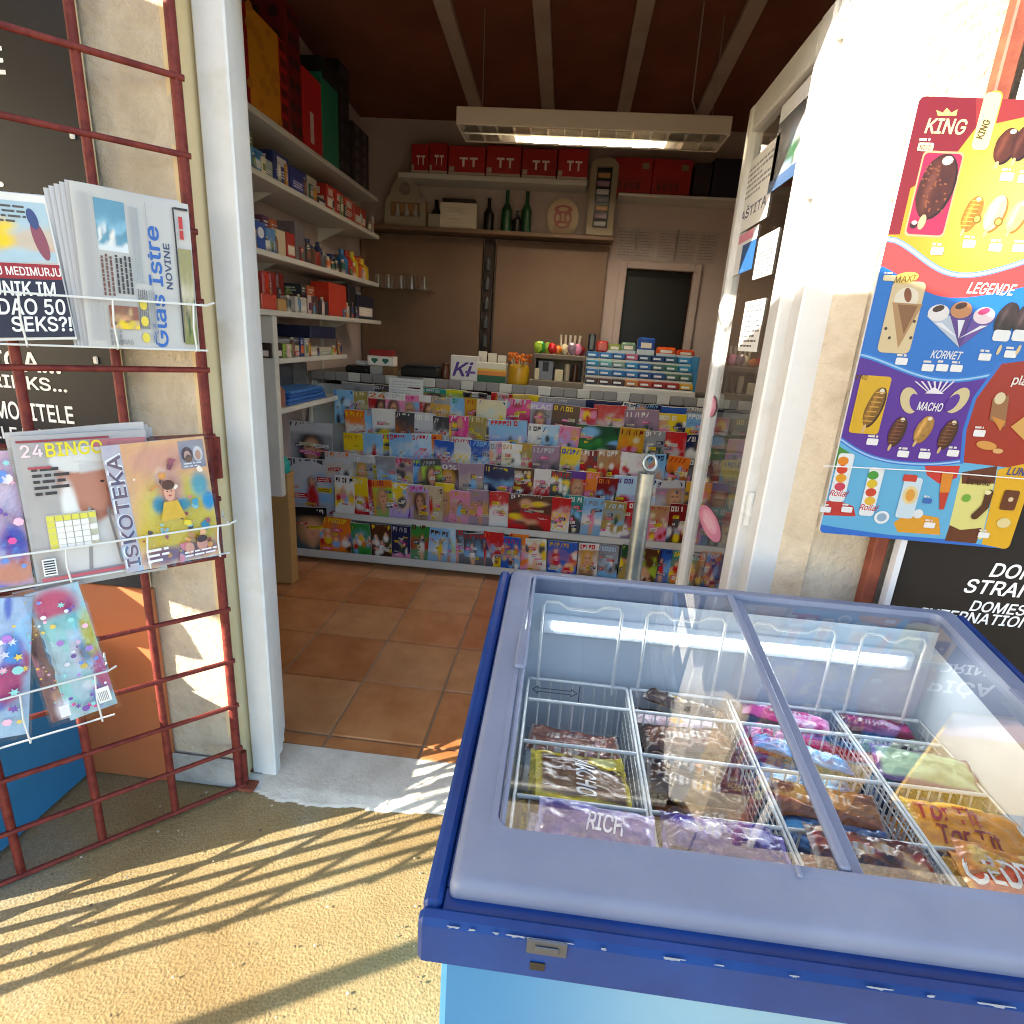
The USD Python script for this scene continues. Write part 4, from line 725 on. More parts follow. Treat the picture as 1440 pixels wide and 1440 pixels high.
# toys and comics in clear bags
def bag(corners, off, im, lab, extra=None, cat='toy pack', name='toy_pack'):
    t = thing(name, G(*gpx(*corners[3], off), off), lab, cat); c, w, h, mb = gpaper(corners, off); sheet(c, w, h, 'b9b4c0', .008)
    nv, nu = im.shape[:2]; u, v = np.meshgrid(np.linspace(0, w, nu), np.linspace(0, h, nv)); bl = .012 * np.sin(np.pi * u / w) * np.sin(np.pi * v / h) + .004 * meshkit.fbm(np.stack([u * 50, v * 50, u * 0], -1), 3, 5)
    mb.grid(c.O + u[..., None] * c.U + v[..., None] * c.V + (bl + .0005)[..., None] * c.N, im); c.O = c.O + c.N * .015
    r_ = np.random.default_rng(int(abs(corners[0][0] * 7 + corners[0][1])))
    for k in range(34):
        x, y = w * r_.uniform(.06, .94), h * r_.uniform(.05, .95); q = w * r_.uniform(.025, .09); a0 = r_.uniform(0, 6.3); n_ = r_.integers(5, 9); st_ = r_.random() < .5
        c.poly(Polygon([(x + q * (.45 if st_ and i % 2 else 1.) * math.cos(a0 + 6.283 * i / (2 * n_ if st_ else n_)), y + q * (.45 if st_ and i % 2 else 1.) * math.sin(a0 + 6.283 * i / (2 * n_ if st_ else n_))) for i in range(2 * n_ if st_ else n_)]).buffer(0), ['d84a9a', 'e8e4f0', '5a8ad8', 'b07ad0', '8ad0d0', 'e0c05a', '6a4aa0', 'f0b8d0'][r_.integers(8)])
    if extra: extra(c, w, h)
    obj('cover', mb, m_wrap, t)
    w2 = MB(); n2 = 22; u, v = np.meshgrid(np.linspace(-.006, w + .006, n2), np.linspace(-.01, h + .008, n2)); dd = .004 + .016 * np.sin(np.pi * np.clip(u / w, 0, 1)) * np.sin(np.pi * np.clip(v / h, 0, 1)) + .007 * meshkit.fbm(np.stack([u * 55, v * 45, u * 0], -1), 3, 8); w2.grid(c.O - c.N * .015 + u[..., None] * c.U + v[..., None] * c.V + dd[..., None] * c.N); obj('plastic_bag', w2, m_clear, t, smooth=True)
def blobs(base, spec, nu=34, nv=46, seed=0):
    global u, v, im
    u, v = np.meshgrid(np.linspace(0, 1, nu), np.linspace(0, 1, nv)); im = np.tile(C(base), (nv, nu, 1)) * (.8 + .4 * meshkit.fbm(np.stack([u * 6, v * 8, u * 0 + seed], -1), 3, seed)[..., None])
    for x, y, rx, ry, col in spec: el(x, y, rx, ry, col, .35)
    return np.clip(im, 0, 1)
R = np.random.default_rng(21)
def sc(n, cols, x0=0, x1=1, y0=0, y1=1, r=.1): return [(x0 + (x1 - x0) * R.random(), y0 + (y1 - y0) * R.random(), r * (.5 + R.random()), r * (.4 + .8 * R.random()), cols[R.integers(len(cols))]) for _ in range(n)]
bag([(64, 830), (126, 815), (150, 992), (72, 1022)], .056, blobs('a9c9d6', [(.45, .88, .42, .12, 'c23a72'), (.5, .75, .5, .06, '7fc0c4')] + sc(14, ['8fd0d0', 'b0a0d0', 'e0e6f0', 'c05a9a', '8aa0d8'], y1=.75) + [(.75, .5, .3, .16, 'c9c4d4'), (.75, .5, .16, .08, '6a5a70'), (.95, .6, .2, .2, 'd8c03a'), (.95, .3, .2, .16, 'd05a8a')], seed=3),
    'clear toy pack with pink bow, pale blue backing and price barcode', lambda c, w, h: (c.rect(w * .66, h * .08, w * .93, h * .2, 'efeeec'), [c.rect(w * (.69 + .035 * k), h * .095, w * (.70 + .035 * k), h * .17, '3a3a3c') for k in range(6)], None))
bag([(42, 832), (80, 822), (84, 1012), (50, 1022)], .047, blobs('6a4a5a', sc(10, ['8a5a4a', '5a3a6a', 'b98a6a', '3a2a3a'], y1=.7) + [(.5, .78, .3, .14, 'c9906a'), (.5, .92, .5, .12, 'a05a3a'), (.5, .6, .35, .1, '4a2a4a'), (.6, .2, .3, .06, 'b98a7a'), (.7, .08, .4, .1, 'cfcad8')], seed=5), 'narrow purple brown doll pack between two pastel packs', lambda c, w, h: c.rect(w * .45, h * .05, w * .85, h * .14, 'e4e2ea'))
bag([(-70, 846), (42, 838), (44, 1030), (-60, 1048)], .060, blobs('a4bfe0', sc(16, ['c05aa8', '6a8ae0', 'd8a0d8', '3a6ac8', 'e8e0f4', 'b0407a'], y0=.25) + [(.7, .1, .5, .1, 'a8cdea'), (.75, .62, .14, .12, '3f7fd0'), (.7, .4, .2, .14, 'b02a7a')], seed=7), 'clear bag of pink and blue toys at the left edge', None)
bag([(-120, 640), (14, 632), (52, 820), (-90, 838)], .036, blobs('c9a4c0', sc(14, ['e0a0b8', '8f8ad0', 'c86a7a', 'd8c0d8', 'e0b0a0', '7a6ac0'], r=.16) + [(.85, .35, .14, .12, '5a4ab0'), (.8, .1, .3, .08, 'd88a78')], seed=9), 'pink and lilac children comic partly hidden by the bingo magazine', None, 'comic', 'comic')

# ================================================================ ICE CREAM FREEZER
fz = thing('ice_cream_freezer', (.42, .92, 0), 'blue chest freezer with sloping glass lid, full of wrapped ice creams', 'freezer')
FX0, FX1, FY0, FY1 = -.118, .975, .525, 1.33
zt = lambda y: .866 + .1525 * (y - .525)               # slope of the lid
# body: front print (blue shading of the printed sheet), sides
nu, nv = 40, 24; u, v = np.meshgrid(np.linspace(0, 1, nu), np.linspace(0, 1, nv))
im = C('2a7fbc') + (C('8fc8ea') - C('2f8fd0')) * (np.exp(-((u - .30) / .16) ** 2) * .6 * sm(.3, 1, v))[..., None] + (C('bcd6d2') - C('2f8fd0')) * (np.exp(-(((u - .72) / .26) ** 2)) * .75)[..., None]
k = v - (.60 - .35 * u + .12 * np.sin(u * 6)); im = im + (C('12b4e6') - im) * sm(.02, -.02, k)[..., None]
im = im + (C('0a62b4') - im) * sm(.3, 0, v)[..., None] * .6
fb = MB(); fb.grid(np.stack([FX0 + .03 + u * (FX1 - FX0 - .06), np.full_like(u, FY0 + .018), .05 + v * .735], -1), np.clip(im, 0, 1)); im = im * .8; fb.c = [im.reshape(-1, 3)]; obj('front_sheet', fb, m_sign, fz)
bd = MB(); bd.box((FX0 + .02, FY0 + .02, .05), (FX0 + .06, FY1 - .02, .79), ch=.012).box((FX1 - .06, FY0 + .02, .05), (FX1 - .02, FY1 - .02, .79), ch=.012).box((FX0 + .061, FY1 - .06, .05), (FX1 - .061, FY1 - .021, .79)).box((FX0 + .061, FY0 + .021, .05), (FX1 - .061, FY0 + .05, .79))
m_frside = noisy('freezer_side', '3f9bd2', '4aa6da', 2, .35); obj('body', bd, m_frside, fz)
for x in (FX0 + .1, FX1 - .1):
    for y in (FY0 + .1, FY1 - .1): obj('caster', MB().tube([(x - .012, y, .027), (x + .012, y, .027)], .026, 14).box((x - .016, y - .02, .03), (x + .016, y + .02, .051)), m_blackbox, fz)
# blue rim, stepped, following the slope
def sloped(x0, x1, y0, y1, dlo, dhi, ch=.006):
    m = MB().box((x0, y0, dlo), (x1, y1, dhi), ch=ch); 
    for vv in m.v: vv[:, 2] += zt(vv[:, 1])
    return m
def join(*ms):
    o = MB()
    for m_ in ms:
        for vv, ff, cc in zip(m_.v, m_.f, m_.c): o.add(vv, ff - ff.min(), np.array(cc))
    return o
obj('rim_front', sloped(FX0 - .004, FX1 + .004, FY0 - .012, FY0 + .010, -.066, .004), m_frblue, fz)
obj('rim_left', sloped(FX0 - .003, FX0 + .02, FY0 + .0105, FY1, -.066, .003), m_frblue, fz); obj('rim_right', sloped(FX1 - .02, FX1 + .003, FY0 + .0105, FY1, -.066, .003), m_frblue, fz)
obj('rim_back', sloped(FX0 + .021, FX1 - .021, FY1 - .02, FY1, -.066, .003), m_frblue, fz)
obj('rim_ledge', join(sloped(FX0 + .021, FX1 - .021, FY0 + .011, FY0 + .04, -.03, -.006, .002), sloped(FX0 + .021, FX0 + .04, FY0 + .041, FY1 - .022, -.03, -.006, .002)), m_frblue, fz)
for x0, x1, z in ((-.03, -.022, 0), (-.012, .012, 0), (.008, .066, 0), (.10, .105, 0), (.172, .196, 0), (.315, .325, 0), (-.085, -.07, 0), (-.058, -.052, 0), (.235, .24, 0), (.40, .43, 0), (.47, .475, 0), (.52, .56, 0), (.64, .65, 0), (.70, .735, 0), (.82, .83, 0)):
    c = Canvas((0, FY0 - .0128, zt(FY0) + .003), (1, 0, 0), (0, 0, 1), (0, -1, 0)); 
    c.poly(Polygon([(x0 + (x1 - x0) * t + .002 * rng.normal(), -.0012 - .003 * rng.random() * (0 < i < 6)) for i, t in enumerate(np.linspace(0, 1, 8))] + [(x1, .0), (x0, .0)]).buffer(.0003), 'b9bcc2'); obj('bare_scuff', c.mb, m_scuff, fz)
# broken lock plate
lk = MB().box((.012, FY0 - .0155, .846), (.060, FY0 - .0125, .869), ch=.0015).box((.022, FY0 - .018, .852), (.05, FY0 - .016, .862), ch=.002); obj('lock_plate', lk, M('dull_steel', '5c6068', .55, metallic=.7), fz)
obj('lock_hole', MB().box((.018, FY0 - .0135, .818), (.036, FY0 - .0122, .830)), m_blackbox, fz)
# grey lid frame: outer bevel, raised ring, recess with glass
LX_0, LX_1, LY_0, LY_1 = -.092, .945, .552, 1.318
def ring_path(x0, x1, y0, y1, r, n=6):
    P = []
    for cx, cy, a0 in ((x1 - r, y1 - r, 0), (x0 + r, y1 - r, 90), (x0 + r, y0 + r, 180), (x1 - r, y0 + r, 270)):
        for a in np.linspace(a0, a0 + 90, n): P.append((cx + r * math.cos(math.radians(a)), cy + r * math.sin(math.radians(a))))
    return np.array(P)
prof = [(0, .006, -.02), (0, .012, .004), (.004, .014, .014), (.012, .02, .019), (.040, .02, .020), (.0415, .02, .0225), (.050, .02, .0225), (.052, .02, .012), (.053, .02, -.05)]
fw = (.045, .03)                                        # the front rail is wider than the others
lidm = MB(); rings = []
for ins, r, dz in prof:
    ex = np.clip((ins - .020) / .023, 0, 1) * .030
    p = ring_path(LX_0 + ins, LX_1 - ins, LY_0 + ins + ex, LY_1 - ins * .6, max(r, .004)); rings.append(np.column_stack([p, [zt(y) + dz for y in p[:, 1]]]))
for a, b in zip(rings[:-1], rings[1:]):
    n = len(a); lidm.add(np.vstack([a, b]), [[i, (i + 1) % n, n + (i + 1) % n, n + i] for i in range(n)])
obj('lid_frame', lidm, m_lid, fz, smooth=35)
GX0, GX1, GY0, GY1 = LX_0 + .053, LX_1 - .053, LY_0 + .053 + .030, LY_1 - .032
MX = .43
def pane_quad(x0, x1, dz): return MB().quad((x0, GY0, zt(GY0) + dz), (x1, GY0, zt(GY0) + dz), (x1, GY1, zt(GY1) + dz), (x0, GY1, zt(GY1) + dz))
obj('sliding_pane', pane_quad(GX0, MX, .0165), m_glass, fz); obj('sliding_pane', pane_quad(MX + .014, GX1, .0105), m_glass, fz)
obj('pane_rail', sloped(MX - .012, MX + .002, GY0 + .001, GY1 - .001, .012, .0235, .003), m_lid, fz); obj('pane_rail', sloped(MX + .004, MX + .024, GY0 + .001, GY1 - .001, .002, .0115, .003), m_lid, fz)
obj('pane_rail', sloped(GX0 + .001, GX0 + .008, GY0 + .001, GY1 - .001, .0125, .022, .002), m_lid, fz)
obj('pane_handle', sloped(GX0 - .012, GX0 + .010, .95, 1.065, .0225, .031, .004), m_lid, fz); obj('pane_handle', sloped(GX1 - .01, GX1 + .008, .93, 1.04, .0225, .030, .004), m_lid, fz)
obj('slide_stop', sloped(MX - .075, MX - .068, GY0 - .02, GY0 - .004, .0205, .027, .002), m_lid, fz)
# liner
IX0, IX1, IY0, IY1 = GX0 - .001, GX1 + .002, GY0 - .012, 1.267; LB = .50
ln = MB()
ln.quad((IX0, IY0, LB), (IX1, IY0, LB), (IX1, IY1, LB), (IX0, IY1, LB)); za, zb = zt(IY0) - .02, zt(IY1) - .012
ln.quad((IX0, IY0, LB), (IX0, IY1, LB), (IX0, IY1, zb), (IX0, IY0, za)); ln.quad((IX1, IY0, LB), (IX1, IY0, za), (IX1, IY1, zb), (IX1, IY1, LB)); ln.quad((IX0, IY1, LB), (IX1, IY1, LB), (IX1, IY1, zb), (IX0, IY1, zb)); ln.quad((IX0, IY0, LB), (IX0, IY0, za), (IX1, IY0, za), (IX1, IY0, LB))
obj('liner', ln, m_liner, fz)
hou = MB().box((IX0 + .03, IY1 - .028, .872), (IX1 - .05, IY1 - .003, .922), ch=.008); obj('lamp_cover', hou, m_liner, fz)
led = MB()
for x in np.linspace(IX0 + .06, IX1 - .09, 46): led.box((x, IY1 - .0305, .893), (x + .010, IY1 - .0282, .908))
obj('led_strip', led, m_led, fz)
# wire baskets
bxs = [IX0 + .012, .214, .450, .694, IX1 - .006]; bys = [IY0 + .006, .855, 1.005, 1.150, 1.236]; BZ, BB = .752, .555
for i, x in enumerate(bxs):
    w = MB(); r = .0032 if 0 < i < 4 else .003
    off = (-.004, .004) if 0 < i < 4 else (0,)
    for o in off: w.tube([(x + o, bys[0], BZ), (x + o, bys[-1], BZ)], r, 6)
    obj('basket_rail', w, m_wire, fz, smooth=True)
    for o in off:
        w = MB()
        for y in np.arange(bys[0] + .008, bys[-1], .017): w.tube([(x + o, y, BZ - .003), (x + o * 1.3, y, BB)], .0014, 5, cap=False)
        for z in np.arange(BB, BZ - .02, .035): w.tube([(x + o * 1.2, bys[0], z), (x + o * 1.2, bys[-1], z)], .0014, 5, cap=False)
        obj('basket_side', w, m_wire, fz, kind='stuff')
for i in range(4):
    for j, y in enumerate(bys):
        obj('cross_wire', MB().tube([(bxs[i] + .005, y, BZ + .001), (bxs[i + 1] - .005, y, BZ + .001)], .0042, 6), m_wire, fz, smooth=True)
        w = MB(); n = 8
        for x in np.linspace(bxs[i] + .028, bxs[i + 1] - .028, n): w.tube([(x, y, BZ - .002), (x, y - .002, BB)], .0021, 5, cap=False)
        w.tube([(bxs[i] + .006, y, BB + .06), (bxs[i + 1] - .006, y, BB + .06)], .0018, 5, cap=False); obj('divider_wires', w, m_wire, fz, kind='stuff')
    x0, x1 = bxs[i] + .022, bxs[i + 1] - .04; y = bys[-1]; zh = .962
    obj('basket_handle', MB().tube([(x0, y, BZ - .02), (x0 - .002, y, zh - .012), (x0 + .006, y, zh), (x0 + .035, y, zh + .001), (x0 + .055, y, zh - .012), (x1 - .06, y, zh - .013), (x1 - .04, y, zh), (x1 - .006, y, zh), (x1 + .002, y, zh - .012), (x1, y, BZ - .02)], .0036, 7), m_wire, fz, smooth=True)
    obj('basket_floor', MB().box((bxs[i] + .008, bys[0] + .004, BB - .012), (bxs[i + 1] - .008, bys[-1] - .004, BB - .006)), m_liner, fz)
c = Canvas((bxs[0] + .01, bys[-1] - .006, .70), (1, 0, 0), (0, 0, 1), (0, -1, 0))
for p in ([(0, .028), (.015, .04), (.015, .034), (.095, .034), (.095, .04), (.112, .028), (.095, .016), (.095, .022), (.015, .022), (.015, .016)], ): c.poly(Polygon(p).difference(Polygon(p).buffer(-.0022)), '55606a')
c.rect(.114, .005, .1165, .05, '55606a'); obj('load_mark', c.mb, m_sign, fz)

# ---------------------------------------------------------------- wrapped ice creams
def pack(x, y, z, L, W, H, rz, tilt, roll, style, lab, group=None, seed=0):
    """pillow pack: bulging body, flat crimped ends"""
    r = np.random.default_rng(seed); na, nb = 44, 22; a = np.linspace(-1, 1, na); b = np.linspace(-1, 1, nb); A, Bq = np.meshgrid(a, b, indexing='ij')
    end = np.clip((1 - np.abs(A)) / .22, 0, 1) ** .6; bulge = end * np.clip(1 - Bq ** 2, 0, 1) ** .55
    X = A * L / 2; Y = Bq * W / 2 * (1 - .16 * end * (1 - .3 * r.random())); n = meshkit.fbm(np.stack([A * 5, Bq * 4, A * 0 + seed], -1), 3, seed) - .5
    fold = .5 * np.sin(A * 26 + 6 * n) * np.exp(-((np.abs(A) - .8) / .16) ** 2) * (1 - Bq ** 2)
    zt_ = H / 2 * bulge * (1 + .9 * n) + .0045 * fold + .0022 * np.sin(A * 9 + Bq * 14 + seed + 8 * n) * end + .0015 * np.sin(Bq * 20) * (np.abs(A) > .86); zb_ = -H / 2 * bulge * .8
    col = style(A, Bq, n, r); R3 = trimesh.transformations.euler_matrix(roll, tilt, rz, 'sxyz')[:3, :3]
    put = lambda Z: np.stack([X, Y, Z], -1) @ R3.T + [x, y, z]
    m = MB(); m.grid(put(zt_), np.clip(col, 0, 1)); m.grid(put(zb_)[::-1], C(np.clip(col.mean((0, 1)) * .8, 0, 1)))
    return obj('ice_cream_pack', m, m_foil, None, lab, 'ice cream', group, smooth=True)
def st(base, logo=None, band=None, end=None, spots=None, word=0):
    def f(A, Bq, n, r):
        im = np.tile(C(base), A.shape + (1,)) * (1 + .9 * n[..., None])
        def lay(m, c): nonlocal im; im = im + (C(c) - im) * np.clip(m, 0, 1)[..., None]
        if band: lay(sm(.05, -.05, np.abs(Bq + .2 * np.sin(A * 3)) - .35), band)
        if spots:
            for k in range(10): lay(sm(1.2, .7, np.hypot((A - r.uniform(-.8, .8)) / .18, (Bq - r.uniform(-.8, .8)) / .3)), spots[r.integers(len(spots))])
        if logo:
            xo = r.uniform(-.15, .4)
            for k in range(7): lay(sm(1.2, .7, np.hypot((A - xo - r.uniform(-.14, .14)) / .06, (Bq - r.uniform(-.35, .35)) / .16)), logo)
        if word:
            for k in range(6): lay(((np.abs(A + .5 - k * .18) < .06) & (np.abs(Bq) < .4)) * 1., word)
        for q in range(3):                                   # picture fields, white lettering strokes and a pale crimp
            xo, yo = r.uniform(-.7, .7), r.uniform(-.6, .6); lay((np.hypot((A - xo) / .10, (Bq - yo) / .26) < 1) * .8, im.mean((0, 1)) * r.uniform(.5, 2.2))
        x_ = -.55
        while x_ < .45:
            w_ = r.uniform(.02, .05); lay(((np.abs(A - x_) < w_) & (np.abs(Bq - .1 * np.sin(x_ * 5)) < r.uniform(.16, .3))) * .75, 'e0d8cc'); x_ += w_ * 2 + .06
        lay((np.abs(A) > .93) * .6, 'b8b0a8')
        if end: lay(sm(.8, .9, np.abs(A)) * .8, end)
        return im
    return f
S = dict(choc=st('3a1e12', 'cf9f2a'), choc2=st('4a2414', None, '5f3018', '2a140c', ['6a3a22']), pinkchoc=st('7a4a3c', 'c9a0a0', '8f5f52'), yel=st('d6b21c', None, '4a2614', 'e3cc3a', ['f0e28a', '6a3a1a']), rich=st('6f5cae', 'e8e2f2', '3a2a7a', 'd8d0ea', ['8a78c4']),
         dark=st('2a1418', 'b8602a', '3f2018'), purp=st('3c2a86', None, '6a52b4', '4a2a6a', ['d8d0f0', '2a1a5a']), pink=st('cf3a86', None, 'e27ab4', 'e0a0c8', ['f0c8dc', 'a02060']), blue=st('2a8fd0', None, '5fb8e6', '1f6ab0', ['bfe2f4', '1a5a9a']), blue2=st('3a5a8a', None, '4aa0d8', None, ['2a3a5a']),
         caramel=st('8a4a1e', 'd8a050', 'a86a30'), red=st('5a1c14', None, '9a3020', None, ['c9a070', '3a120c']), clear=st('b9b08a', None, 'd8d0b0', None, ['e8e4d8', '8a7a5a']), mag=st('7a1440', None, 'b02a6a', '4a0c28', ['d8a0c0', '8a2050']), multi=st('8a9a7a', None, 'e0e0d8', None, ['4a8a4a', '6a4a3a', 'c9d0c0', '3a2a3a']),
         bluewhite=st('a9c4e4', None, '6f9ad8', 'dfe8f4', ['eef2fa', '4a7ac8']), orange=st('e08a1c', None, 'eaa52e', 'd87a1a', ['f0c060']), whitepink=st('d8c0c4', None, 'e8d8da', None, ['c9a0a8', 'cf9f2a']))
seedn = 100
POS = ['front', 'second', 'third', 'rear']; COLN = ['left', 'second', 'third', 'right']
fill = {(0, 0): ('rich', 'dark', 5), (0, 1): ('yel', 'choc2', 6), (0, 2): ('pinkchoc', 'pinkchoc', 5), (1, 0): ('purp', 'choc', 6), (1, 1): ('choc', 'choc2', 6), (1, 2): ('choc2', 'dark', 6), (1, 3): ('choc', 'whitepink', 6),
        (2, 0): ('red', 'clear', 6), (2, 1): ('caramel', 'blue2', 6), (2, 2): ('blue', 'blue', 6), (2, 3): ('pink', 'pink', 6), (3, 0): ('orange', 'orange', 6), (3, 1): ('orange', 'bluewhite', 6), (3, 2): ('multi', 'blue2', 6), (3, 3): ('mag', 'multi', 6)}
DESC = dict(choc='gold marked brown', choc2='plain brown', pinkchoc='pinkish brown', yel='yellow and brown', rich='lilac and white', dark='blackish brown', purp='violet swirled', pink='pink', blue='bright blue', blue2='grey blue', caramel='caramel brown', red='dark red', clear='clear wrapped', mag='magenta', multi='green and white', bluewhite='pale blue', orange='orange yellow', whitepink='pale pink')
NTH = lambda k, n: 'topmost' if k == n - 1 else 'lowest' if k == 0 else 'second lowest' if k == 1 else 'third lowest' if k == 2 else 'fourth lowest' if k == 3 else 'fifth lowest' if k == 4 else 'second topmost'
for (i, j), (sa, sb, n) in fill.items():
    x0, x1, y0, y1 = bxs[i], bxs[i + 1], bys[j], bys[j + 1]
    top = {0: .775, 1: .735, 2: .735, 3: .752}[j] if i != 0 else {0: .755, 1: .735, 2: .715}[j]
    for k in range(n):
        seedn += 1; r = np.random.default_rng(seedn); s = sb if k % 2 == 0 else sa
        if k == n - 1: s = sa
        L = min(.185, x1 - x0 - .03) + .012 * r.random(); W = min(.088, (y1 - y0) * .62); H = .030; z = top - (n - 1 - k) * .024 - .012
        pack((x0 + x1) / 2 + r.normal(0, .006), (y0 + y1) / 2 + ((k % 2) - .5) * (y1 - y0) * .42 + (.02 if j == 0 else 0), z, L, W, H, r.normal(0, .17) + (math.pi if r.random() < .3 else 0), r.normal(0, .06), r.normal(.12, .14), S[s],
             f'{DESC[s]} ice cream, {NTH(k, n)} in the {POS[j]} cell of the {COLN[i]} basket', None, seedn)
# the readable wrappers: words laid on the topmost packs
def flatpack(x, y, z, L, W, rz, tilt, base, edge, words, lab, seed):
    r = np.random.default_rng(seed); na, nb = 44, 26; A, Bq = np.meshgrid(np.linspace(0, 1, na), np.linspace(0, 1, nb), indexing='ij'); n = meshkit.fbm(np.stack([A * 5, Bq * 4, A * 0 + seed], -1), 3, seed) - .5
    e = trimesh.transformations.euler_matrix(tilt, 0, rz, 'sxyz')[:3, :3]; U, V, N = e[:, 0], e[:, 1], e[:, 2]; O = np.array([x, y, z]) - U * L / 2 - V * W / 2
    Z = .016 * np.sin(np.pi * A) ** .5 * np.sin(np.pi * Bq) ** .5 + .010 * n + .0016 * np.sin(A * 30 + 5 * n + Bq * 9) * (np.minimum(A, 1 - A) < .28) + .0014 * np.sin(Bq * 16 + A * 7 + 8 * n); P = O + (A * L)[..., None] * U + (Bq * W)[..., None] * V + Z[..., None] * N
    col = np.tile(C(base), A.shape + (1,)) * (1 + .8 * n[..., None]); d = np.minimum(np.minimum(A, 1 - A) * L, np.minimum(Bq, 1 - Bq) * W); col = col + (C(edge) - col) * sm(.014, .004, d)[..., None]
    m = MB(); m.grid(P, np.clip(col, 0, 1)); m.grid((P - N * .002)[::-1] - Z[::-1][..., None] * N * 1.5, C(base) * .7)
    c = Canvas(O + N * .0005, U, V, N, m, .0002)
    for t, u_, v_, h, w, cc, it in words:                     # lettering follows the bulge of the wrapper
        p, f = text2d(t); p = p * h; p = p - [p[:, 0].min(), 0]; p = p * [w / p[:, 0].max(), 1]; p = p + np.stack([p[:, 1] * it, p[:, 1] * 0], 1) + [u_ * L, v_ * W]
        aa, bb = np.clip(p[:, 0] / L, 0, 1), np.clip(p[:, 1] / W, 0, 1); from scipy.ndimage import map_coordinates
        zz = map_coordinates(Z, [aa * (na - 1), bb * (nb - 1)], order=1, mode='nearest') + .003
        m.add(O + p[:, :1] * U + p[:, 1:] * V + zz[:, None] * N, f, cc)
    return obj('ice_cream_pack', m, m_foil, None, lab, 'ice cream', None, smooth=True)
flatpack(.80, .915, .742, .20, .105, -.10, .18, 'e0921c', 'eec04a', [('Tor Tit', .06, .52, .036, .105, 'b8321e', .1), ('Tor Tit', .16, .10, .034, .10, '8a2418', .1)], 'orange wrapper with two lines of dark red lettering in the right basket', 301)
flatpack(.805, .79, .764, .20, .085, -.06, .10, 'd8541c', 'e8a03a', [('CEDEVITA', .03, .25, .045, .19, 'f2ece0', .0)], 'orange red wrapper with big white capitals at the front of the right basket', 302)
flatpack(.80, .82, .735, .19, .05, -.1, .1, 'e0a41c', 'eec04a', [], 'plain yellow orange wrapper between the two lettered orange wrappers', 303)
flatpack(.098, .935, .735, .125, .185, -1.52, -.12, '5a2e16', 'e2c832', [('MACHO', .20, .42, .036, .085, 'f0ece6', .15)], 'yellow edged brown wrapper with white capitals lying in the left basket', 304)
flatpack(.115, .795, .762, .20, .085, -.08, .12, '4a3796', 'b9aedc', [('RICH', .42, .3, .032, .06, 'efeaf6', .1)], 'violet wrapper with white capitals at the front of the left basket', 305)
flatpack(.33, .79, .760, .205, .085, -.06, .12, '35247e', '7a68bc', [], 'violet flat wrapper at the front of the second freezer basket', 306)
flatpack(.80, 1.06, .755, .19, .09, -.15, .2, 'a9bf9a', '6a4a7a', [], 'large flat pale green wrapper on top in the right basket', 307)

# ================================================================ MAGAZINE RACK AND COUNTER
RX0, RX1 = -1.77, 1.25
rk = thing('magazine_rack', (-.3, 3.7, 0), 'stepped white magazine rack along the front of the counter', 'rack')
TIER = [(3.575, .070, .245), (3.60, .350, .245), (3.655, .505, .245), (3.71, .645, .245), (3.765, .785, .245), (3.82, .915, .235), (3.885, 1.03, .165)]
obj('kick_board', MB().box((RX0, 3.60, .012), (RX1, 3.62, .066)), m_shelf, rk)
for k, (y, z, h) in enumerate(TIER):
    lip = (.055 if k == 0 else .045 if k == 1 else .018); x0 = RX0 if k == 0 else -1.47
    obj('tray', MB().box((x0, y - .048, z - .006), (RX1, y + .06 + .02 * k, z - .001)), m_shelf, rk)
    obj('tray_lip', MB().box((x0, y - .056, z - .008 - (.03 if k < 2 else 0)), (RX1, y - .049, z - .008 - (.03 if k < 2 else 0) + lip), ch=.003), m_shelf if k < 2 else m_clear, rk)
for x in (RX0, -.6, .35, RX1 - .02): obj('side_board', MB().add([(x, 3.63, .012), (x, 4.02, .012), (x, 4.02, 1.17), (x, 3.97, 1.17), (x + .018, 3.63, .012), (x + .018, 4.02, .012), (x + .018, 4.02, 1.17), (x + .018, 3.97, 1.17)], [[0, 1, 2, 3], [7, 6, 5, 4], [0, 4, 5, 1], [0, 3, 7, 4]]), m_shelf, rk)
obj('back_board', MB().add([(RX0, 3.72, .08), (RX1, 3.72, .08), (RX1, 4.03, 1.15), (RX0, 4.03, 1.15)], [[0, 1, 2, 3]]), m_shelf, rk)
ct = thing('counter', (-.3, 4.2, 0), 'grey shop counter behind the magazine rack', 'counter')
obj('body', MB().box((RX0, 4.04, .012), (RX1, 4.55, 1.14)), m_darkwood, ct); obj('top', MB().box((RX0 - .01, 3.925, 1.20), (RX1 + .02, 4.60, 1.235), ch=.004), noisy('counter_top', '6a645f', '77716b', 3, .45), ct)
for k in range(34):
    x = RX0 + .02 + k * .087; obj('edge_pocket', MB().box((x, 3.916, 1.185), (x + .082, 3.923, 1.243), ch=.002), M('pocket_grey', '8f8a88', .5) if k == 0 else UsdShade.Material.Get(stage, '/World/Looks/pocket_grey' if k % 3 else '/World/Looks/pocket_pale') or m_shelf, ct)

ORD = ['first', 'second', 'third', 'fourth', 'fifth', 'sixth', 'seventh', 'eighth', 'ninth', 'tenth', 'eleventh', 'twelfth', 'thirteenth', 'fourteenth', 'fifteenth', 'sixteenth', 'seventeenth', 'eighteenth', 'nineteenth', 'twentieth', 'twenty-first', 'twenty-second', 'twenty-third', 'twenty-fourth', 'twenty-fifth']
TN = ['bottom', 'second', 'third', 'fourth', 'fifth', 'sixth', 'top']
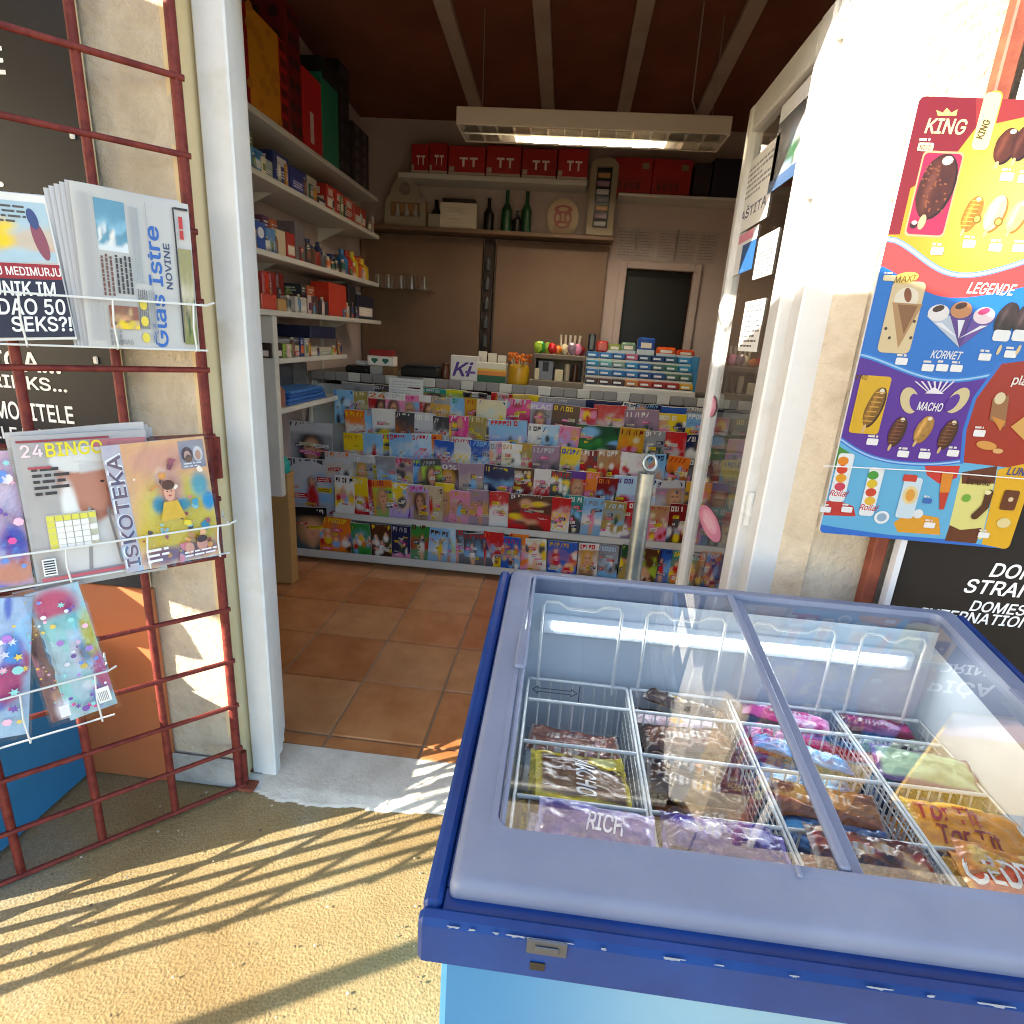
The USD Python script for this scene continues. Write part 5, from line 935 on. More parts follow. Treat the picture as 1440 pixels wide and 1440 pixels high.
# per tier: left and right edge in the photograph, two colours, picture, heading colour[, heading]
ROWS = ['''452 496 blue orange kids yellow|498 524 sky green kids yellow|524 552 dgreen brown kids yellow|553 578 dgrey navy scene lgrey|579 592 red green figure brown|591 604 red lime figure brown|603 618 white sky figure brown|616 632 lime lblue figure white|632 657 lblue dgrey figure red|656 670 sky dgrey figure red|668 681 lblue navy figure red|681 706 sky red scene orange|706 716 yellow blue kids red|716 742 lblue orange scene red|741 770 peach white blobs cream|771 812 orange blue kids gold|813 836 white tan face red|836 869 lblue grey scene lblue|870 893 khaki dgreen blobs lime|894 914 lime brown blobs yellow|915 938 sky blue figure navy|940 975 orange teal kids yellow|978 1005 navy orange blobs white''',
'''474 494 yellow white kids black|495 514 red yellow split white|513 530 white red puzzle red|530 552 orange lime face crimson|549 567 lilac yellow blobs white fv|565 583 purple white blobs yellow|580 600 lilac tan face hotpink|597 613 khaki beige figure brown|612 635 yellow pink face yellow|633 660 khaki pink figure gold|658 689 gold mauve figure khaki|689 717 white red puzzle red|716 776 red brown blobs white|773 797 white red puzzle red|795 818 dgrey teal food white|817 840 white sky figure grey|838 876 sky khaki scene lblue|874 900 mauve red blobs white|900 938 pink tan food crimson|938 962 brown dred blobs white|962 990 navy pink face white''',
'''462 503 beige lgrey scene orange|500 522 lgrey grey face white|520 537 dgrey white puzzle white|535 552 lblue grey puzzle grey|551 583 beige mauve blobs red SIS|582 599 blue sky face lime|598 616 dgrey lime face grey|614 648 mauve brown face white 50%|646 682 beige mauve figure mauve|680 722 sky navy scene yellow|720 753 dred brown blobs beige|750 775 red white puzzle white|773 795 teal dgrey blobs red|793 815 purple red face yellow|813 838 purple orange split pink|836 862 sky dred scene orange|860 892 lilac lblue split purple|890 925 white lblue blobs navy|922 962 lgrey mauve face navy $500|960 995 dgrey gold blobs white''',
'''488 515 pink yellow split gold|513 531 white sky figure beige|530 553 lilac lime blobs hotpink|551 583 white sky puzzle red|582 597 sky lblue puzzle red|595 614 white orange puzzle red|612 637 white blue puzzle blue|635 661 white lgrey puzzle red KVIZ|659 692 white blue puzzle sky|690 706 cream lgrey blobs grey|705 729 cream white blobs gold|727 752 cream khaki blobs gold|750 788 dgrey mauve scene lgrey|786 813 sky yellow blobs blue|811 848 red dred blobs white|840 872 red tan food white|868 902 pink white food dred|900 935 lgrey sky blobs navy|932 962 brown orange food red|960 998 grey dgrey scene white''',
'''490 505 white orange puzzle yellow|504 528 white sky scene orange|527 560 navy white split white|558 577 orange dgrey scene white|575 612 navy lgrey split white|609 636 lgrey dgrey puzzle white|634 658 pink hotpink blobs white|656 676 grey khaki scene cream|674 693 pink mauve blobs white|690 743 lilac sky scene red|742 764 lgrey white puzzle dgrey|762 787 sky lblue blobs blue|784 809 lilac pink blobs crimson|807 868 green dgreen blobs black|865 906 orange gold food dred|904 930 dgrey grey scene white|926 962 lgrey red food crimson|960 1000 teal navy blobs white''',
'''474 493 lblue sky blobs blue|492 521 cream khaki scene cream|519 546 white red face orange 24|544 565 white pink face lgrey|563 592 pink sky face hotpink|589 609 white red face orange|606 630 grey gold face yellow|628 650 white sky puzzle green|648 673 orange gold scene red|671 712 lblue cream scene blue|709 746 crimson hotpink blobs lgrey|744 777 lilac grey face white PLAC|774 812 dgrey brown scene yellow|809 836 pink red blobs white|834 880 white red scene red|878 925 dgrey mauve scene white|922 962 navy yellow blobs white|960 1002 blue sky blobs white''',
'''486 530 dgrey grey scene white h&M|528 556 mauve dgrey scene lgrey|554 571 lilac grey face white|570 594 dred brown scene red|593 630 teal khaki face lgrey|628 658 white lime scene yellow|655 688 beige dgrey blobs black D|690 722 yellow red blobs red|720 757 khaki yellow scene beige|757 822 lilac grey scene lgrey|822 872 white navy split navy|870 893 lilac white scene navy|890 926 blue navy blobs sky|924 962 dgrey blue scene yellow|960 1000 navy grey blobs white''']
sd = 0
for k, row in enumerate(ROWS):
    y, z, h = TIER[k]
    for i, e in enumerate(row.split('|')):
        q = e.split(); sd += 1; r = np.random.default_rng(sd + 900)
        x0, x1 = Xat(float(q[0]), y, z + h * .5), Xat(float(q[1]), y, z + h * .5); w = max(x1 - x0, .13)   # a narrow strip is a copy overlapped by its neighbour
        back = (i % 3) * .010; hh = h * (1 if k == 6 else r.uniform(.94, 1.08)); lab = f'{q[2]} and {q[3]} magazine, {ORD[i]} from the left on the {TN[k]} tier'
        for a, b in (('lgrey', 'light grey'), ('dgrey', 'dark grey'), ('lblue', 'light blue'), ('dred', 'dark red'), ('dgreen', 'dark green'), ('hotpink', 'hot pink'), ('sky', 'sky blue')): lab = lab.replace(a, b)
        booklet(x0, x0 + w, z, z + hh, y - .035 + back, -.10 - .25 * (k == 6), picture(q[4], q[2], q[3], seed=sd, c3=['white', 'red', 'yellow', 'sky', 'pink'][sd % 5]), sd, q[6] if len(q) > 6 else None, q[5], lab, 'magazines on the counter rack')
for (xa, ya, xb, yb_), kind, c1, c2, c3, lab in (((408, 588, 470, 668), 'face', 'lgrey', 'grey', 'white', 'large pale fashion magazine with a long haired woman, uppermost at the left end'), ((410, 640, 474, 728), 'figure', 'sky', 'lgrey', 'red', 'large beach magazine with a woman in a red dress at the left end'), ((404, 706, 462, 772), 'face', 'black', 'dgrey', 'white', 'large black magazine with a dark haired woman, lowest at the left end')):
    Yb = {588: 3.72, 640: 3.66, 706: 3.575}[ya]; p, q = onY(xa, yb_, Yb), onY(xb, ya, Yb); sd += 1
    booklet(p[0], q[0], p[2] + .01, q[2] - .03, Yb - .03, -.08, picture(kind, c1, c2, 20, 26, sd + 3, c3), sd, None, 'white' if c1 == 'black' else 'dgrey', lab, None)

# things on the counter
CZ = 1.236
def cx(px, Y=4.05): return Xat(px, Y, CZ + .05)
def boxthing(name, lo, hi, col, lab, cat, mat=None, deco=None, ch=.003, group=None):
    m = MB().box(lo, hi, col, ch=ch)
    if deco: c = Canvas((lo[0], lo[1] - .0008, lo[2]), (1, 0, 0), (0, 0, 1), (0, -1, 0), m); deco(c, hi[0] - lo[0], hi[2] - lo[2])
    return obj(name, m, mat or m_card, None, lab, cat, group)
t = thing('card_terminal', (cx(592), 4.1, CZ), 'flat black till printer on the counter behind the white note', 'printer')
obj('body', MB().box((cx(566), 4.0, CZ), (cx(618), 4.28, CZ + .07), ch=.012), m_blackbox, t); obj('lid', MB().box((cx(570), 4.02, CZ + .0705), (cx(614), 4.2, CZ + .085), ch=.006), M('smoked', '3a3c40', .15), t)
c = Canvas((cx(562), 3.80, 1.115), (1, 0, 0), (0, 0, 1), (0, -1, 0)); wN = cx(608) - cx(562); c.rect(0, 0, wN, .125, 'dfe0dc'); c.lines(.02, .02, wN - .02, .11, 5, 'b9bab8', .3); obj('note', c.mb, m_paper, None, 'blank looking white note taped to the counter edge', 'note')
jm = MB().lathe((cx(626), 4.05, CZ), [(.001, 0, 'brown'), (.028, 0, 'brown'), (.03, .01, 'brown'), (.03, .07, 'tan'), (.022, .08, 'tan'), (.022, .082, 'white'), (.024, .105, 'white'), (.001, .105, 'white')], 16); obj('jar', jm, m_plastic, None, 'small brown jar with a white lid beside the till printer', 'jar', smooth=40)
def ki(c, w, h): c.text('Ki', w * .08, h * .18, h * .55, '4a2a86', w=w * .62, italic=.3); c.rect(w * .55, h * .3, w * .92, h * .4, '6a4a9a')
boxthing('display_box', (cx(634), 4.03, CZ), (cx(672), 4.10, CZ + .165), C('d6d3d0'), 'white display box with big purple letters on the counter', 'box', deco=ki)
def og(c, w, h): c.rect(0, 0, w, h * .38, '1f5a36'); c.rect(0, h * .36, w, h * .6, 'd9822a'); c.rect(0, h * .58, w, h * .7, 'd8b43a')
boxthing('display_box', (cx(672), 4.03, CZ), (cx(712), 4.13, CZ + .13), C('d8d4c2'), 'white, orange and green box of sweets on the counter', 'box', deco=og)
for i in range(3): boxthing('cigarette_pack', (cx(668 + 14 * i), 4.16, CZ), (cx(680 + 14 * i), 4.185, CZ + .2 - .01 * i), C('d6d0c0'), ['cream packet left in the row behind the orange and green box', 'cream packet in the middle behind the orange and green box', 'cream packet right in the row behind the orange and green box'][i], 'packet')
t = thing('lollipop_jar', (cx(729), 4.06, CZ), 'yellow jar crowded with orange lollipops on the counter', 'lollipops')
obj('jar', MB().lathe((cx(729), 4.06, CZ), [(.001, 0, 'gold'), (.065, 0, 'gold'), (.072, .02, 'gold'), (.072, .11, 'yellow'), (.06, .13, 'gold'), (.055, .13, 'gold'), (.055, .1, 'gold')], 20), m_plastic, t, smooth=40)
for k in range(26):
    a, rr = R.random() * 6.28, .085 * R.random() ** .5; p0 = np.array([cx(729) + .5 * rr * math.cos(a), 4.06 + .5 * rr * math.sin(a), CZ + .1]); p1 = np.array([cx(729) + 1.1 * rr * math.cos(a), 4.06 + 1.1 * rr * math.sin(a), CZ + .15 + .05 * R.random()])
    l = MB().tube([p0, p1], .002, 5, 'cream'); s_ = trimesh.creation.icosphere(1, .014); l.add(s_.vertices * [1, .8, 1] + p1, s_.faces, ['orange', 'c2571c', 'b8641e'][k % 3]); obj('lollipop', l, m_plastic, t)
# wooden sweet stand
wx0, wx1 = cx(746), cx(820)
t = thing('wooden_stand', ((wx0 + wx1) / 2, 4.05, CZ), 'small wooden counter stand with cards and two jars', 'stand')
m_pale = noisy('pale_wood', '6f6355', '7d705f', 9, .6)
obj('base_board', MB().box((wx0, 3.96, CZ), (wx1, 4.2, CZ + .045), ch=.003), m_pale, t); obj('top_board', MB().box((wx0 + .02, 3.98, CZ + .185), (wx1, 4.2, CZ + .215), ch=.003), m_pale, t); obj('back_board', MB().box((wx0, 4.201, CZ), (wx1, 4.215, CZ + .215)), m_pale, t)
for x in (wx0 + .02, wx1 - .015): obj('side_board', MB().box((x, 4.0, CZ + .0455), (x + .012, 4.2, CZ + .1845)), m_pale, t)
boxthing('card_holder', (wx0 + .05, 4.0, CZ + .046), (wx0 + .15, 4.1, CZ + .17), C('8a8a90'), 'grey card holder with dark picture inside the wooden stand', 'holder', deco=lambda c, w, h: c.rect(w * .3, h * .45, w * .7, h * .95, '1c1620'))
for x, lab in ((wx0 + .03, 'cream card at the left in the wooden stand'), (wx0 + .165, 'cream card in the middle of the wooden stand'), (wx0 + .19, 'tilted yellow card in front of the middle of the wooden stand')): boxthing('price_card', (x, 3.97, CZ + .046), (x + .03, 3.98, CZ + .12), C('d8c8a0'), lab, 'card', m_paper)
for x, c1, lab in ((wx0 + .245, 'beige', 'jar with pale lid left inside the wooden stand'), (wx0 + .30, 'brown', 'brown jar right inside the wooden stand')):
    obj('jar', MB().lathe((x, 4.05, CZ + .046), [(.001, 0, c1), (.02, 0, c1), (.02, .085, c1), (.018, .09, 'cream'), (.018, .11, 'cream'), (.001, .11, 'cream')], 14), m_plastic, None, lab, 'jar', smooth=40)
# stepped rack of chewing gum and bars at the right
gx0, gx1 = cx(822), cx(972)
t = thing('sweets_rack', ((gx0 + gx1) / 2, 4.1, CZ), 'stepped counter rack filled with blue chewing gum packs', 'rack')
obj('base', MB().box((gx0 - .01, 3.95, CZ), (gx1 + .01, 4.3, CZ + .035), ch=.003), m_shelf, t)
for k in range(4): obj('step', MB().box((gx0, 3.985 + .065 * k, CZ + .0355), (gx1, 4.045 + .065 * k, CZ + .04 + .055 * k)), m_shelf, t)
obj('side_board', MB().box((gx1 + .001, 3.98, CZ + .0355), (gx1 + .012, 4.3, CZ + .26)), m_bluebox, t)
GC = [['3a1a12', '4a241a', '3a1a14', 'b8742a', 'a83a1e', '8a2018', '9a2a1e', 'c99a2a'], ['1f6aa8', '2a7ab8', '1f6aa8', '2a78b4', '1c4f8a', '1c4f8a', '4a6a5a', '3f6a58'], ['1f8ab0', '5fa0a0', '7f9a8a', '2a86b4', '2a6aa8', '4a6a6a', '3f7a6a', '2a8ab4'], ['1f6ab0', '2470b4', '1c5aa0', 'b05a7a', '2a4a6a', '1f3f7a', '2a5a7a', '2a8ac0']]
gd_ = ['brown', 'dark blue', 'teal', 'blue']
for k in range(4):
    n = 8; wd = (gx1 - gx0) / n
    for i in range(n):
        x = gx0 + wd * i; z = CZ + .0405 + .055 * k; y = 3.987 + .065 * k
        def dc(c, w, h): c.rect(w * .1, h * .35, w * .7, h * .65, 'dfe4e8'); c.rect(0, 0, w, h * .15, '1a2a4a')
        boxthing('gum_box', (x + .003, y, z), (x + wd - .003, y + .058, z + .042), C(GC[k][i]), f'{gd_[k]} box of sweets, {ORD[i]} from the left on step {["one", "two", "three", "four"][k]} of rack', 'sweets', deco=dc, group='boxes on the stepped counter rack')
# loose sweets and toys above
zt1 = CZ + .2155
sweet = [(748, 'lime'), (757, 'green'), (766, 'lime'), (773, 'red'), (781, 'orange'), (790, 'cream'), (800, 'mauve'), (808, 'pink'), (816, 'dred')]
for i, (px, cl_) in enumerate(sweet):
    r = np.random.default_rng(i + 40); s_ = trimesh.creation.icosphere(2, .03); v_ = s_.vertices * [1, .8, .9 + .5 * r.random()]; v_ = v_ * (1 + .25 * (meshkit.noise(v_ * 60, i)[:, None] - .5)); v_[:, 2] -= v_[:, 2].min()
    x = cx(px); x = min(max(x, wx0 + .035), wx1 - .03); obj('sweet_bag', MB().add(v_ + [x, 4.08 + .03 * (i % 3), zt1], s_.faces, cl_), m_foil, None, f'{dict(lime="lime green", dred="dark red").get(cl_, cl_)} bag of sweets, {ORD[i]} from the left on top of the wooden stand', 'sweets', smooth=True)
for i in range(5):
    x = cx(785 + 6 * i); obj('tube_of_sweets', MB().tube([(x, 4.16, zt1), (x + .004 * (i - 2), 4.165, zt1 + .13)], .008, 8, 'd0c8b4'), m_plastic, None, f'upright pale tube of sweets, {ORD[i]} of five from the left on the wooden stand', 'sweets')
zt2 = CZ + .0405 + .165 + .0425
for i, (a, b, h, cl_, lab) in enumerate(((822, 832, .12, '1c2430', 'dark blue packet standing at the left of the sweets rack'), (834, 850, .075, 'b8281c', 'red bag on top of the sweets rack'), (850, 868, .06, '7a8a3a', 'olive green bag on top of the sweets rack'), (868, 888, .075, '6a8a72', 'grey green box on top of the sweets rack'), (890, 914, .115, '1f4fa0', 'bright blue box with pale base on top of the sweets rack'), (917, 944, .06, 'd8551c', 'orange bag on top of the sweets rack'), (945, 970, .05, 'b8401a', 'dark orange bag at the right end of the sweets rack'))):
    y = 4.185; boxthing('sweet_box', (cx(a, y), y, zt2), (cx(b, y), y + .05, zt2 + h), C(cl_), lab, 'sweets', m_foil, lambda c, w, h: (c.rect(0, 0, w, h * .3, 'b9c4cc'), c.rect(w * .2, h * .4, w * .8, h * .7, 'e0d8c8')) if w > .08 else None, ch=.012)
# left end of the counter
boxthing('device', (cx(488), 4.0, CZ), (cx(520), 4.2, CZ + .05), C('1a1a1c'), 'black and white device at the left end of the counter', 'device', m_plastic, ch=.015)
boxthing('tissue_box', (cx(498), 4.05, CZ + .051), (cx(520), 4.15, CZ + .08), C('dcdcda'), 'white lid shaped piece on the black device', 'device', m_plastic, ch=.012)
def hearts(c, w, h):
    c.rect(w * .05, h * .1, w * .95, h * .9, 'e4e2da')
    for x in (.28, .7): c.ell(w * x - w * .05, h * .6, w * .08, h * .18, '2a6a5a'); c.ell(w * x + w * .05, h * .6, w * .08, h * .18, '2a6a5a'); c.poly([(w * (x - .13), h * .55), (w * (x + .13), h * .55), (w * x, h * .2)], '2a6a5a')
boxthing('cardboard_box', (cx(541), 4.0, CZ), (cx(557), 4.1, CZ + .06), C('7a5a38'), 'brown cardboard box under the box with two hearts', 'box')
boxthing('cardboard_box', (cx(522), 4.02, CZ), (cx(540), 4.1, CZ + .06), C('b9b4ac'), 'pale box beside the brown cardboard box', 'box')
boxthing('heart_box', (cx(520), 4.0, CZ + .061), (cx(556), 4.1, CZ + .125), C('d8d4cc'), 'white box with two green hearts on the counter', 'box', deco=hearts)
boxthing('red_box', (cx(521), 4.02, CZ + .126), (cx(553), 4.1, CZ + .165), C('8a1c1a'), 'dark red box on top of the box with hearts', 'box')

# ================================================================ BACK WALL SHELF AND WHAT STANDS ON IT
t = thing('wall_shelf', (-.6, 4.95, 2.30), 'long brown shelf on the back wall', 'shelf'); SZ = 2.325; obj('board', MB().box((-1.78, 4.86, 2.295), (.26, 5.098, SZ), ch=.003), m_backpanel, t)
t = thing('wall_shelf', (-.6, 4.95, 2.7), 'upper back shelf that carries the red cartons', 'shelf'); UZ = 2.69; obj('board', MB().box((-1.42, 4.84, 2.655), (.02, 5.098, UZ), ch=.003), m_shelf, t); obj('board', MB().box((.26, 4.84, 2.60), (1.3, 5.098, 2.62), ch=.003), m_shelf, t)
def bx5(px, z=2.75, Y=4.88): return Xat(px, Y, z)
cart = [(579, 603), (604, 629), (631, 682), (684, 732), (734, 782), (784, 826)]
def tt(c, w, h):
    c.rect(0, h * .0, w, h * .12, 'd0c0b8')
    for x in (.3, .58): c.rect(w * x, h * .55, w * (x + .22), h * .62, 'e8d8d0'); c.rect(w * (x + .08), h * .3, w * (x + .14), h * .56, 'e8d8d0')
    c.rect(w * .02, h * .14, w * .16, h * .3, 'b9a898')
for i, (a, b) in enumerate(cart): boxthing('red_carton', (bx5(a), 4.87, UZ), (bx5(b), 5.09, UZ + .20 + .012 * (i % 2)), C(['a81c1e', 'a01a1c', 'b02022', 'a41e1c', '9c181c', 'ae1c20'][i]), f'red carton with pale letters, {ORD[i]} from the left on the upper back shelf', 'carton', deco=tt, group='red cartons on the upper back shelf')
def pz(c, w, h):
    [c.rect(w * (.12 + .16 * k), h * .12, w * (.23 + .16 * k), h * .34, '6a1a18') for k in range(4)]
    c.rect(w * .72, h * .7, w * .9, h * .86, '8a7a5a'); c.rect(w * .06, h * .4, w * .8, h * .44, '7a1a1a')
for i, (a, b) in enumerate(((864, 917), (918, 972))): boxthing('red_carton', (bx5(a), 4.87, 2.621), (bx5(b), 5.09, 2.86), C('9a1a1c'), f'red carton with dark letters, {["left", "right"][i]} one at the right end of the back shelf', 'carton', deco=pz)
for i, (a, b) in enumerate(((976, 1000), (1002, 1040))): boxthing('dark_carton', (bx5(a), 4.87, 2.621), (bx5(b), 5.09, 2.84 + .04 * i), C(['2a1c26', '221c30'][i]), f'dark carton, {["left", "right"][i]} one in the shadowed corner of the back shelf', 'carton')
def sx(px): return Xat(px, 4.95, 2.45)
# bottle carrier with arched handle, three bottles shown
t = thing('bottle_carrier', (sx(572), 4.95, SZ), 'pale carrier box with arched handle and three little bottles', 'carrier')
w_ = sx(601) - sx(543); x0 = sx(543); shp = Polygon([(0, 0), (w_, 0), (w_ * .97, .2)] + [(w_ / 2 + w_ * .36 * math.cos(a), .21 + .14 * math.sin(a)) for a in np.linspace(0, math.pi, 14)] + [(w_ * .03, .2)]).difference(Point(w_ / 2, .265).buffer(.045)).difference(sbox(w_ * .15, .07, w_ * .85, .17))
e = trimesh.creation.extrude_polygon(shp, .02, engine='earcut'); ev = np.array(e.vertices); obj('front', MB().add(np.stack([x0 + ev[:, 0], 4.92 - ev[:, 2], SZ + ev[:, 1]], 1), e.faces, 'beige'), M('pale_carrier', '9a8f7c', .6), t); obj('back', MB().box((x0 + .01, 4.99, SZ), (x0 + w_ - .01, 5.0, SZ + .2), C('tan')), m_card, t)
for k in range(3): obj('bottle', MB().lathe((x0 + w_ * (.28 + .22 * k), 4.95, SZ), [(.001, .01), (.022, .01, 'khaki'), (.022, .1, 'cream'), (.01, .13, 'khaki'), (.01, .165, 'brown'), (.001, .165, 'brown')], 12), m_plastic, t, smooth=40)
boxthing('box_on_shelf', (sx(604), 4.9, SZ), (sx(621), 5.0, SZ + .10), C('9a9288'), 'pale small box left of the white sheet on the back shelf', 'box')
boxthing('box_on_shelf', (sx(622), 4.93, SZ), (sx(668), 5.05, SZ + .22), C('2a201c'), 'dark box behind the white sheet on the back shelf', 'box')
c = Canvas((sx(621), 4.90, SZ), (1, 0, 0), (0, .0, 1), (0, -1, 0)); c.rect(0, 0, sx(672) - sx(621), .185, 'd8d0bc'); c.lines(.03, .03, .2, .16, 5, 'c9bfa8', .25); obj('sheet_of_paper', c.mb, m_paper, None, 'white sheet of paper propped on the back shelf', 'paper')
for i, (px, h, cl_, lc, lab) in enumerate(((613, .21, 'black', 'choc', 'dark bottle behind the pale small box on the back shelf'), (687, .24, 'black', 'dgrey', 'slim black bottle left of the two green bottles'), (712, .30, 'dgreen', 'beige', 'left green bottle with pale label on the back shelf'), (740, .30, 'dgreen', 'tan', 'right green bottle with tan label on the back shelf'), (728, .16, 'black', 'brown', 'small dark bottle between the two green bottles'))):
    obj('bottle', MB().lathe((sx(px), 4.97 - .02 * (i == 4), SZ), [(.001, 0, cl_), (.038, 0, cl_), (.04, .02, cl_), (.04, h * .25, lc), (.04, h * .5, lc), (.04, h * .55, cl_), (.015, h * .72, cl_), (.014, h * .97, cl_), (.016, h, cl_), (.001, h, cl_)], 18), m_plastic, None, lab, 'bottle', smooth=40)
pl = MB(); pcx = sx(791); pl.add(*(lambda a: (np.vstack([[(pcx, 5.04, SZ + .14)], np.stack([pcx + .125 * np.cos(a), 5.03 + 0 * a, SZ + .14 + .14 * np.sin(a)], 1)]), [[0, i + 1, (i + 1) % 28 + 1] for i in range(28)]))(np.arange(28) * 2 * np.pi / 28), 'beige')
c = Canvas((pcx, 5.028, SZ + .14), (1, 0, 0), (0, 0, 1), (0, -1, 0), pl)
for x, y, rx, ry in ((0, .06, .07, .03), (-.04, .0, .03, .05), (.04, .0, .03, .05), (0, -.05, .06, .025)): c.ell(x, y, rx, ry, '9a4a44'); c.ell(x, y, rx * .55, ry * .5, 'cdb795')
obj('plate', pl, m_card, None, 'pale round plate with red ornament leaning on the back shelf', 'plate')
t = thing('wall_rack', (sx(842), 4.9, SZ), 'tall pale frame with round top holding dark small bottles', 'rack'); x0, x1 = sx(825), sx(862); w_ = x1 - x0; H_ = .52
shp = Polygon([(0, 0), (w_, 0), (w_, H_ - .06)] + [(w_ / 2 + w_ / 2 * math.cos(a), H_ - .06 + .06 * math.sin(a)) for a in np.linspace(0, math.pi, 12)] + [(0, H_ - .06)]).difference(sbox(w_ * .22, .05, w_ * .78, H_ - .06)); e = trimesh.creation.extrude_polygon(shp, .03, engine='earcut'); ev = np.array(e.vertices)
obj('frame', MB().add(np.stack([x0 + ev[:, 0], 4.87 - ev[:, 2], SZ + ev[:, 1]], 1), e.faces), M('rack_cream', '8f836c', .6), t); obj('back', MB().box((x0 + .01, 4.89, SZ), (x1 - .01, 4.9, SZ + H_ - .02)), m_blackbox, t)
for k in range(7): obj('bottle', MB().box((x0 + w_ * .27, 4.872, SZ + .065 + .055 * k), (x0 + w_ * .73, 4.888, SZ + .10 + .055 * k), ['lgrey', 'mauve', 'tan', 'dgrey'][k % 4], ch=.004), m_plastic, t)
for i, px in enumerate((878, 905, 935, 962, 992)):
    c = Canvas((Xat(px - 11, 5.09, 2.33), 5.094, 2.20), (1, 0, 0), (0, 0, 1), (0, -1, 0)); c.rect(0, 0, .16, .23, 'a89c98'); c.lines(.02, .02, .14, .21, 9, '7f7472', .35); obj('pinned_sheet', c.mb, m_paper, None, f'pale printed sheet, {ORD[i]} from the left on the wall above the dark door', 'paper', 'sheets pinned above the dark door')
for i, px in enumerate((600, 606, 612)): pass
t = thing('bottle_column', (sx(690) + .02, 5.0, .95), 'narrow column of small things hanging between the brown panels', 'rack')
for k in range(6): obj('item', MB().lathe((-.715, 5.0, 1.30 + .15 * k), [(.001, 0, 'dgrey'), (.02, 0, 'dgrey'), (.024, .05, ['tan', 'grey', 'brown'][k % 3]), (.012, .09, 'cream'), (.001, .1, 'cream')], 10), m_plastic, t, smooth=40)
# glass shelf at the end of the left shelves
t = thing('glass_shelf', (-1.25, 4.9, 1.86), 'glass shelf with upturned drinking glasses near the left corner', 'shelf'); obj('pane', MB().box((-1.75, 4.75, 1.85), (-1.15, 5.03, 1.858)), m_glassware, t)
for k in range(6): obj('drinking_glass', MB().lathe((-1.68 + .095 * k, 4.85 + .03 * (k % 2), 1.8585), [(.034, 0), (.03, .1), (.001, .1)], 14), m_glassware, None, f'upturned drinking glass, {ORD[k]} from the left on the glass shelf', 'glass', 'glasses on the glass shelf', smooth=40)

# ================================================================ CEILING LAMP
a, b = onY(642, 147, 3.6), onY(1030, 171, 3.6); LYc = 3.6; lz = (onY(645, 168, LYc)[2] + onY(1027, 195, LYc)[2]) / 2; lx0, lx1 = a[0], b[0]; ld = .30
t = thing('ceiling_lamp', ((lx0 + lx1) / 2, LYc, lz), 'hanging white fluorescent lamp with mirrored louvre, one tube lit', 'lamp')
obj('housing', MB().box((lx0, LYc, lz), (lx1, LYc + .012, lz + .085), ch=.003).box((lx0, LYc + ld, lz), (lx1, LYc + ld + .012, lz + .085), ch=.003).box((lx0, LYc + .0125, lz), (lx0 + .01, LYc + ld - .0005, lz + .085)).box((lx1 - .01, LYc + .0125, lz), (lx1, LYc + ld - .0005, lz + .085)).box((lx0 + .0105, LYc + .0125, lz + .072), (lx1 - .0105, LYc + ld - .0005, lz + .084)), m_lampwhite, t)
n = 15
for k in range(n + 1):
    x = lx0 + .02 + (lx1 - lx0 - .04) * k / n
    mbx = MB()
    for ya, yb2 in ((LYc + .016, LYc + ld / 2 - .012), (LYc + ld / 2 + .012, LYc + ld - .004)): mbx.add([(x - .006, ya, lz + .05), (x, ya, lz + .002), (x + .006, ya, lz + .05), (x - .006, yb2, lz + .05), (x, yb2, lz + .002), (x + .006, yb2, lz + .05)], [[0, 1, 4, 3], [1, 2, 5, 4]])
    obj('louvre', mbx, m_lampwhite, t)
for y0, y1 in ((LYc + .013, LYc + .03), (LYc + ld / 2 - .016, LYc + ld / 2 + .016), (LYc + ld - .018, LYc + ld - .001)):
    ym = (y0 + y1) / 2; obj('reflector', MB().add([(lx0 + .012, y0, lz + .002), (lx1 - .012, y0, lz + .002), (lx1 - .012, ym, lz + .066), (lx0 + .012, ym, lz + .066), (lx0 + .012, y1, lz + .002), (lx1 - .012, y1, lz + .002)], [[0, 1, 2, 3], [3, 2, 5, 4]]), m_mirror, t)
wl_ = lx1 - lx0
obj('tube', MB().tube([(lx0 + wl_ * .27, LYc + ld * .74, lz + .03), (lx0 + wl_ * .74, LYc + ld * .74, lz + .03)], .013, 12), m_tube, t, 'lit fluorescent tube')
obj('tube', MB().tube([(lx0 + .03, LYc + ld * .26, lz + .03), (lx1 - .03, LYc + ld * .26, lz + .03)], .013, 12), m_lampwhite, t, 'unlit fluorescent tube')
for x in (lx0 + .12, lx1 - .08): obj('hanger', MB().tube([(x, LYc + ld / 2, lz + .084), (x - .01, LYc + ld / 2, cz(LYc + ld / 2))], .0022, 5), m_cable, t)
obj('flex', MB().tube([(lx1 - .14, LYc + ld / 2, lz + .084), (lx1 - .2, LYc + ld / 2, lz + .2), (lx1 - .22, LYc + ld / 2 - .1, cz(LYc + ld / 2 - .1))], .004, 6), m_cable, t)

